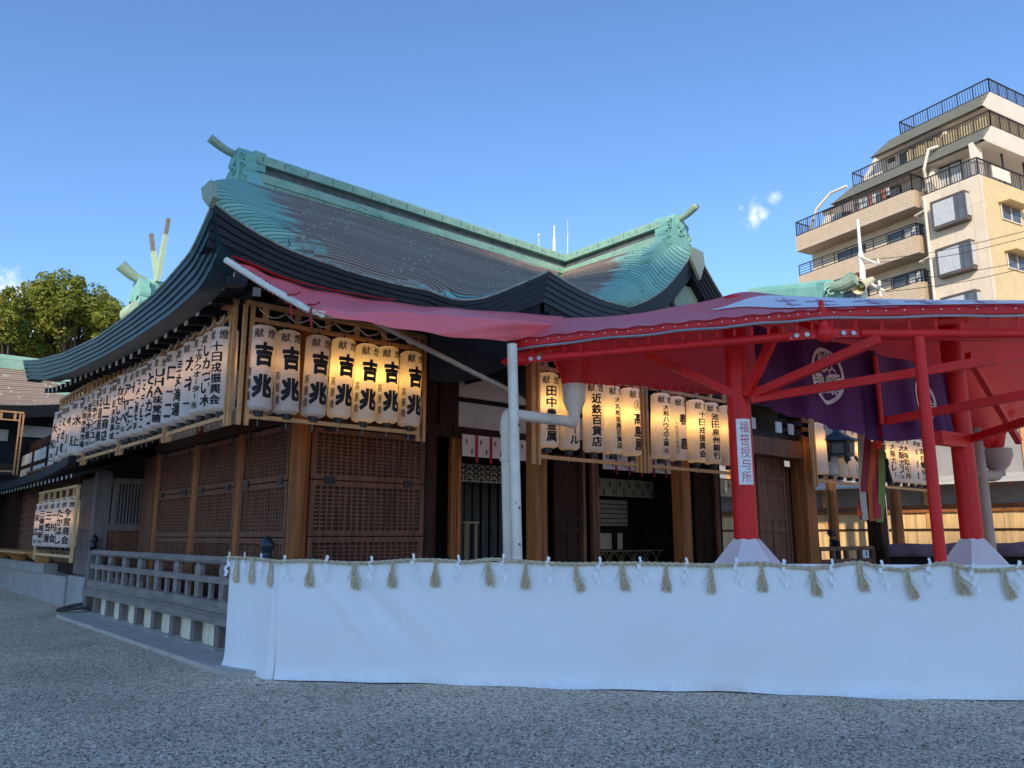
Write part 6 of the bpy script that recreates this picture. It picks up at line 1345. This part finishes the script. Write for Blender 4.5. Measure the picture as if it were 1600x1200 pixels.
# windows
def win(nm, a0, a1, b, z0, z1, cur=.5, par=None):
    w0 = MB(); abox(w0, a0, a1, b - .04, b - .01, z0, z1); o = w0.build(nm, glass, AP)
    f0 = MB(); 
    for x0, x1, y0, y1 in ((a0, a1, z0 - .06, z0), (a0, a1, z1, z1 + .06), (a0 - .06, a0, z0 - .06, z1 + .06), (a1, a1 + .06, z0 - .06, z1 + .06), ((a0 + a1) / 2 - .03, (a0 + a1) / 2 + .03, z0, z1)): abox(f0, x0, x1, b - .08, b - .005, y0, y1)
    f0.build('frame', apt_iron, o)
    if cur:
        c0 = MB(); aw = (a1 - a0) * cur; abox(c0, a0 + .04, a0 + aw, b - .052, b - .044, z0 + .03, z1 - .02); c0.build('curtain', curtain_m, o)
for z0 in (20.3, 17.1, 13.9):
    win('window', 5.0, 7.3, 1.5, z0, z0 + 2.0, .0); win('window', 9.3, 11.5, 1.5, z0, z0 + 2.0, .0)
    win('window', 5.0, 6.2, 1.44, z0, z0 + 2.0, .9)
for z0, z1 in ((20.9, 22.5), (17.7, 19.3), (14.5, 16.1)):
    def bay(b):
        abox(b, .72, 2.95, -.55, 0, z0 - .16, z0); abox(b, .72, 2.95, -.55, 0, z1, z1 + .14)
        for a in (.72, 2.87): abox(b, a, a + .08, -.55, -.47, z0, z1); abox(b, a, a + .08, -.06, 0, z0, z1)
        abox(b, 1.2, 1.26, -.55, -.49, z0, z1)
    o = apart('bay_window', apt_frame, bay)
    gq = MB(); abox(gq, .8, 2.87, -.52, -.50, z0, z1); abox(gq, .74, .78, -.47, -.06, z0, z1); abox(gq, 2.89, 2.92, -.47, -.06, z0, z1); gq.build('pane', glass, o)
    cq = MB(); cq.grid(40, 1, lambda u, v: ap(lerp(1.45, 2.8, u), -.53 + .006 * math.sin(u * 90), lerp(z0 + .05, z1 - .03, v))); cq.build('curtain', curtain_m, o); 
    c2 = MB(); abox(c2, .66, .72, -.45, -.08, z0 + .1, z1 - .05); c2.build('side_curtain', curtain_m, o)
apart('rain_pipe', apt_white, lambda b: b.tube([ap(3.55, -.1, 0), ap(3.55, -.1, 23.3)], .09, 10))
for z1 in (23.0, 19.8): apart('pipe_branch', apt_white, lambda b: b.tube([ap(3.55, -.12, z1 - .55), ap(4.4, .1, z1 - .6), ap(4.6, .6, z1 - .6)], .08, 8))
# set-back floors: walls, sloped slate bands, white ends, railings
apart('seventh_floor', apt_white, lambda b: abox(b, 1.4, 11.4, 1.6, 11, 23.4, 26.1))
apart('eighth_floor', apt_white, lambda b: abox(b, 1.0, 8.0, 2.6, 11, 26.8, 29.4))
def band(b, a0, a1, a0t, a1t, b0, b1, z0, z1):
    pts = [ap(a0, b0, z0), ap(a1, b0, z0), ap(a1t, b1, z1), ap(a0t, b1, z1)]; b.prism(pts, AB * .3)
apart('slate_band', apt_dark, lambda b: band(b, -.35, 10.95, -.55, 9.6, .25, 1.0, 25.75, 26.75)); apart('slate_band', apt_dark, lambda b: band(b, -.0, 8.1, -.2, 6.9, 1.3, 2.0, 28.5, 29.55))
apart('roof_slab', apt_white, lambda b: (abox(b, -.35, 10.9, .6, 11.5, 25.7, 26.0), abox(b, -.35, 9.4, 1.3, 11.5, 26.0, 26.74), abox(b, -.02, 7.9, 1.7, 11.5, 28.45, 28.8), abox(b, -.02, 6.8, 2.25, 11.5, 28.8, 29.54)))
apart('end_band', apt_white, lambda b: (b.prism([ap(-.36, .25, 25.75), ap(-.56, 1.0, 26.75), ap(-.56, 11.5, 26.75), ap(-.36, 11.5, 25.75)], AA * .3), b.prism([ap(-.03, 1.3, 28.5), ap(-.22, 2.0, 29.55), ap(-.22, 11.5, 29.55), ap(-.03, 11.5, 28.5)], AA * .3)))
railing(-.5, 1.1, 9.5, 1.1, 26.75, 1.1, 58); railing(-.5, 1.1, -.5, 9, 26.75, 1.1, 44); railing(9.5, 1.1, 9.5, 3, 26.75, 1.1, 8)
railing(-.15, 2.1, 6.1, 2.1, 29.55, 1.0, 36); railing(-.15, 2.1, -.15, 9, 29.55, 1.0, 40); railing(6.1, 2.1, 6.1, 4, 29.55, 1.0, 8)
win('terrace_door', 1.9, 3.4, 1.6, 23.6, 25.6, 1.0); win('terrace_door', 6.2, 8.0, 1.6, 23.6, 25.6, .5); win('terrace_door', 4.2, 6.6, 2.6, 27.0, 29.0, .5); win('terrace_window', 7.1, 7.5, 2.6, 28.2, 28.5, 0)
def fin(b):
    for a, b0, z0, b1, z1 in ((3.3, .4, 23.5, 1.5, 26.0), (.25, .25, 23.5, .5, 25.8), (2.7, 1.5, 26.8, 2.6, 29.2)):
        b.prism([ap(a, b0, z0), ap(a, b0 + .0, z0 + .9), ap(a, b1 - .3, z1), ap(a, b1 + .6, z1), ap(a, b1 + .6, z0)], AA * .28)
    b.prism([ap(13.6, 1.5, 23.2), ap(13.6, 1.5, 24.4), ap(11.6, 1.5, 26.4), ap(11.0, 1.5, 26.4), ap(11.0, 1.5, 23.2)], AB * .3)
    b.prism([ap(10.6, 2.4, 26.7), ap(8.4, 2.4, 29.0), ap(8.0, 2.4, 29.0), ap(8.0, 2.4, 26.7)], AB * .3)
apart('slanted_fin', apt_white, fin)
apart('white_downpipe', apt_white, lambda b: (b.tube([ap(3.9, 1.0, 24.2), ap(3.6, .3, 25.4), ap(3.1, .2, 26.6), ap(2.9, .9, 26.9)], .10, 8), b.tube([ap(13.3, .6, 24.3), ap(12.2, .3, 25.9), ap(11.0, .4, 26.7), ap(9.6, .5, 26.75)], .10, 8)))
# washing on the seventh floor terrace, bamboo screen above
cols = [(.6, .6, .62), (.55, .22, .10), (.12, .14, .2), (.62, .6, .55), (.4, .12, .12), (.5, .55, .6), (.62, .62, .62), (.2, .2, .22)]
wash = [mat(f'laundry_{n}', c_, .8, .1, 6) for n, c_ in zip(('white', 'rust', 'navy', 'cream', 'maroon', 'blue_grey', 'pale', 'charcoal'), cols)]
for i in range(11):
    aa_ = 6.3 + i * .36; h_ = random.uniform(.5, .95)
    apart('laundry', wash[i % 8], lambda b: b.slab(3, 4, lambda u, v: ap(aa_ + .3 * u, .55 + .03 * math.sin(v * 5 + i), 25.35 - h_ * (1 - v) - .03 * math.sin(u * 3.1)), AB * .01))
apart('drying_pole', steel, lambda b: b.tube([ap(5.6, .55, 25.4), ap(11.2, .55, 25.4)], .025, 6))
apart('net_screen', mat('beige_net', (.34, .29, .25), .8, .15, 10), lambda b: b.slab(8, 3, lambda u, v: ap(lerp(8.9, 11.6, u), .14, 24.35 + lerp(.2 + .5 * u, 1.05, v)), AB * .01))
bamboo = mat('bamboo_screen', (.56, .43, .24), .7, .35, 3, 0, 40, (9, 9, .3))
apart('bamboo_screen', bamboo, lambda b: [abox(b, -.3 + k * .2, -.12 + k * .2, 1.2, 1.22, 26.8, 27.6 + .15 * ((k * 7) % 3) / 3) for k in range(28)] and [abox(b, -.4, -.38, 1.3 + k * .2, 1.48 + k * .2, 26.8, 27.75) for k in range(36)])
# openings on the end wall
for z0 in (21.0, 17.8):
    for b0 in (1.9, 5.6):
        w0 = MB(); abox(w0, -.05, -.01, b0, b0 + 2.2, z0, z0 + .95); o = w0.build('window', glass, AP)
        f0 = MB(); [abox(f0, -.09, -.01, b0 + k, b0 + k + .06, z0, z0 + .95) for k in (0, 1.07, 2.14)]; abox(f0, -.09, -.01, b0, b0 + 2.2, z0 - .06, z0); f0.build('frame', apt_white, o)
        h0 = MB(); h0.prism([ap(0, b0 - .2, z0 + 1.15), ap(-.75, b0 - .2, z0 + 1.02), ap(-.75, b0 - .2, z0 + .95), ap(0, b0 - .2, z0 + 1.0)], AB * 2.6); h0.build('window_hood', apt_yellow, AP, face_uv=True)
apart('terrace_post', apt_iron, lambda b: (abox(b, .1, .2, 3.1, 3.2, 23.5, 25.7), abox(b, .1, .2, 5.6, 5.7, 23.5, 25.7)))
apart('frosted_panel', apt_white, lambda b: abox(b, .02, .05, 1.6, 3.6, 23.7, 24.5))

# ------------------------------------------------------------ pole with horn speakers, wires, small roof, antennas
SP = thing('speaker_pole', 'white pole carrying two horn loudspeakers above the red canopy', 'pole', (*ond(1345, 600, 26).xy, 0))
pb_, pt_ = ond(1347, 600, 26), ond(1340, 343, 26)
part('pole', white_pole, lambda b: b.tube([V((pt_.x, pt_.y, 0)), V((pt_.x, pt_.y, ond(1341, 398, 26).z)), V((pt_.x, pt_.y, ond(1341, 392, 26).z)), pt_], [.11, .10, .06, .05], 14), SP)
horn = mat('horn_cream', (.62, .56, .36), .5, .06, 4)
def hornp(b, u0, v0, u1, v1, r):
    a, c_ = ond(u0, v0, 25.8), ond(u1, v1, 25.2); b.tube([a, a.lerp(c_, .45), a.lerp(c_, .8), c_], [r * .45, r * .6, r * .82, r], 18, 0, False); b.tube([c_ - (c_ - a) * .25, a], r * .4, 12)
part('horn', horn, lambda b: hornp(b, 1312, 444, 1333, 437, .24), SP, smooth=True); part('horn', horn, lambda b: hornp(b, 1362, 437, 1341, 449, .24), SP, smooth=True)
part('cross_arm', white_pole, lambda b: (b.tube([ond(1342, 400, 26), ond(1372, 413, 25.2)], .04, 8), b.tube([ond(1344, 434, 26), ond(1382, 455, 25.2)], .05, 8)), SP)
part('insulator', apt_white, lambda b: [b.lathe([(.03, -.1), (.06, -.05), (.04, 0), (.06, .05), (.03, .1)], ond(u, v, 25.2), 10) for u, v in ((1372, 409), (1374, 443), (1376, 460))], SP)
for i, pts in enumerate((((1342, 408), (1470, 392), (1640, 352)), ((1342, 412), (1480, 400), (1640, 362)), ((1372, 440), (1480, 430), (1640, 402)), ((1376, 457), (1500, 441), (1640, 410)))):
    wv = MB(); wv.tube(smoothpath([ond(u, v, 26 + k) for k, (u, v) in enumerate(pts)], 20), .012, 5)
    tag(wv.build('overhead_wire', black_plastic, None, True), ('upper', 'second', 'third', 'lowest')[i] + ' thin overhead wire running right from the speaker pole', 'wire', 'overhead wires')
GR = thing('gate_roof', 'green copper roof ridge peeping over the red canopy left of the speaker pole', 'shrine building', (*ond(1260, 470, 23).xy, 0))
ga, gb_ = ond(1175, 470, 25), ond(1298, 461, 21)
part('ridge', verdigris, lambda b: (b.bar(ga, gb_, .5, .5), b.tube([ga + V((0, 0, .25)), gb_ + V((0, 0, .25))], .2, 10)), GR)
part('ridge_finial', verdigris, lambda b: (b.bar(gb_ - (gb_ - ga).normalized() * .25, gb_ + (gb_ - ga).normalized() * .12, .62, .66), [spiral(b, gb_ + rt * s_ * .16 - V((FX, FY, 0)) * .36, rt * s_, V((0, 0, 1)), .15, 1.4, .035) for s_ in (-1, 1)]), GR)
part('ridge_horn', verdigris_old, lambda b: b.tube(smoothpath([ond(1285, 450, 21), ond(1312, 447, 20.5), ond(1335, 435, 20.2)], 10), [.12 + .009 * i for i in range(11)], 12), GR)
dgr = (gb_ - ga).normalized(); ngr = V((-dgr.y, dgr.x, 0))
part('roof', tiles, lambda b: (b.grid(20, 10, lambda u, v: ga.lerp(gb_, u) + ngr * (.2 + 3 * v) - V((0, 0, .2 + 1.6 * v ** .8)), 0, lambda u, v: (u * 30, v * 30), lambda u, v: (.9, 0)), b.grid(20, 10, lambda u, v: ga.lerp(gb_, u) - ngr * (.2 + 3 * v) - V((0, 0, .2 + 1.6 * v ** .8)), 0, lambda u, v: (u * 30, v * 30), lambda u, v: (.9, 0))), GR)
part('posts', wood_pillar, lambda b: [b.tube([(lambda p: V((p.x, p.y, 0)))(ga.lerp(gb_, u) + ngr * s_ * 2.2), ga.lerp(gb_, u) + ngr * s_ * 2.2 - V((0, 0, 1.4))], .16, 10) for u in (.1, .8) for s_ in (-1, 1)], GR)
for u, v0, v1, r, lab, nm in ((866, 398, 352, .16, 'thick white aerial mast showing over the hall ridge', 'aerial_mast'), (887, 402, 344, .04, 'thin whip aerial right of the white mast over the ridge', 'whip_aerial'), (842, 388, 368, .07, 'stubby aerial with a ball tip left of the white mast', 'stub_aerial')):
    m1 = MB(); a, b_ = ond(u, v0 + 60, 75), ond(u, v1, 75); m1.tube([V((a.x, a.y, 0)), a, a.lerp(b_, .8), a.lerp(b_, .82), b_], [r, r, r, r * .5, r * .4], 10)
    if r == .07: m1.lathe([(.02, -.2), (.2, 0), (.02, .2)], b_, 10); m1.box(a.lerp(b_, .6) + V((-.75, -.1, -.6)), a.lerp(b_, .6) + V((-.3, .1, .7)))
    tag(m1.build(nm, white_pole), lab, 'aerial')

# ------------------------------------------------------------ added unseen towers behind the viewer, sized and placed to shade the forecourt
SQ = V((-SUN_XY.y, SUN_XY.x, 0)); SS = -SUN_XY
if SQ.y < 0: SQ = -SQ
for q0, q1, h_, lab in ((-9.5, 14, 114.0, 'tall added tower far behind the viewer, unseen, shading the forecourt'), (13.4, 64, 124.0, 'broad added tower far behind the viewer, unseen, shading the forecourt')):
    D_ = -190 - (q0 > 0) * 22; t = thing('shade_tower', lab, 'added sun blocker', SS * D_ + SQ * (q0 + q1) / 2)
    part('walls', apt_white, lambda b: b.obox(SS * (D_ - 10) + SQ * (q0 + q1) / 2 + V((0, 0, h_ / 2)), SS * 10, SQ * (q1 - q0) / 2, V((0, 0, h_ / 2))), t)
    part('balconies', apt_soffit, lambda b: [b.obox(SS * (D_ + .7) + SQ * (q0 + q1) / 2 + V((0, 0, 3.2 * k + 1)), SS * .7, SQ * ((q1 - q0) / 2 - .4), V((0, 0, .55))) for k in range(1, 31)], t)
    part('windows', glass, lambda b: [b.obox(SS * (D_ + .03) + SQ * (q0 + q1) / 2 + V((0, 0, 3.2 * k + 2.4)), SS * .02, SQ * ((q1 - q0) / 2 - 1), V((0, 0, .8))) for k in range(1, 31)], t)

# ------------------------------------------------------------ repeated pieces of a part become parts of their own
SPLIT = {'rainbow_beam': 0, 'hangers': 'hanger', 'bolt': 0, 'bolts': 'bolt', 'canvas_funnel': 0, 'slanted_fin': 0, 'base_drum': 0, 'porch_beam': 0, 'carved_beam_end': 0, 'shutter_hinges': 'shutter_hinge', 'wall_beam': 0, 'plaster_band': 0, 'eave_rafters': 'eave_rafter', 'posts': 'post', 'balconies': 'balcony', 'windows': 'window_band', 'frame_post': 0, 'white_downpipe': 0, 'terrace_post': 0, 'upper_studs': 'upper_stud', 'upper_beams': 'upper_beam', 'insulator': 0, 'low_wall_panel': 0, 'cross_arm': 0, 'cap_bracket': 0, 'eyelets': 'eyelet', 'feet': 'foot', 'panels': 'panel', 'hem_lacing': 0, 'underfloor_board': 0, 'shelf': 0, 'front_slats': 'front_slat', 'rail': 0, 'sill_beam': 0, 'stud': 0}
def split_loose(o, nm):
    me = o.data; bm = bmesh.new(); bm.from_mesh(me); bm.verts.ensure_lookup_table(); seen = set(); isl = []
    for v in bm.verts:
        if v.index in seen: continue
        st = [v]; cur = []; seen.add(v.index)
        while st:
            q = st.pop(); cur.append(q)
            for e in q.link_edges:
                r = e.other_vert(q)
                if r.index not in seen: seen.add(r.index); st.append(r)
        isl.append(cur)
    o.name = nm
    if len(isl) < 2 or len(isl) > 100: bm.free(); return
    for k, cur in enumerate(isl):
        ids = {v.index: i for i, v in enumerate(cur)}; faces = {f for v in cur for f in v.link_faces}
        m2 = bpy.data.meshes.new(nm); m2.from_pydata([tuple(v.co) for v in cur], [], [tuple(ids[v.index] for v in f.verts) for f in faces])
        for mm in me.materials: m2.materials.append(mm)
        m2.polygons.foreach_set('material_index', [f.material_index for f in faces]); m2.polygons.foreach_set('use_smooth', [f.smooth for f in faces])
        if k == 0: o.data = m2; base = o
        else:
            c2 = base.copy(); c2.data = m2; COL.objects.link(c2)
    bm.free()
for o in list(bpy.data.objects):
    k = o.name.split('.')[0]
    if o.type == 'MESH' and o.parent and k in SPLIT: split_loose(o, SPLIT[k] or k)
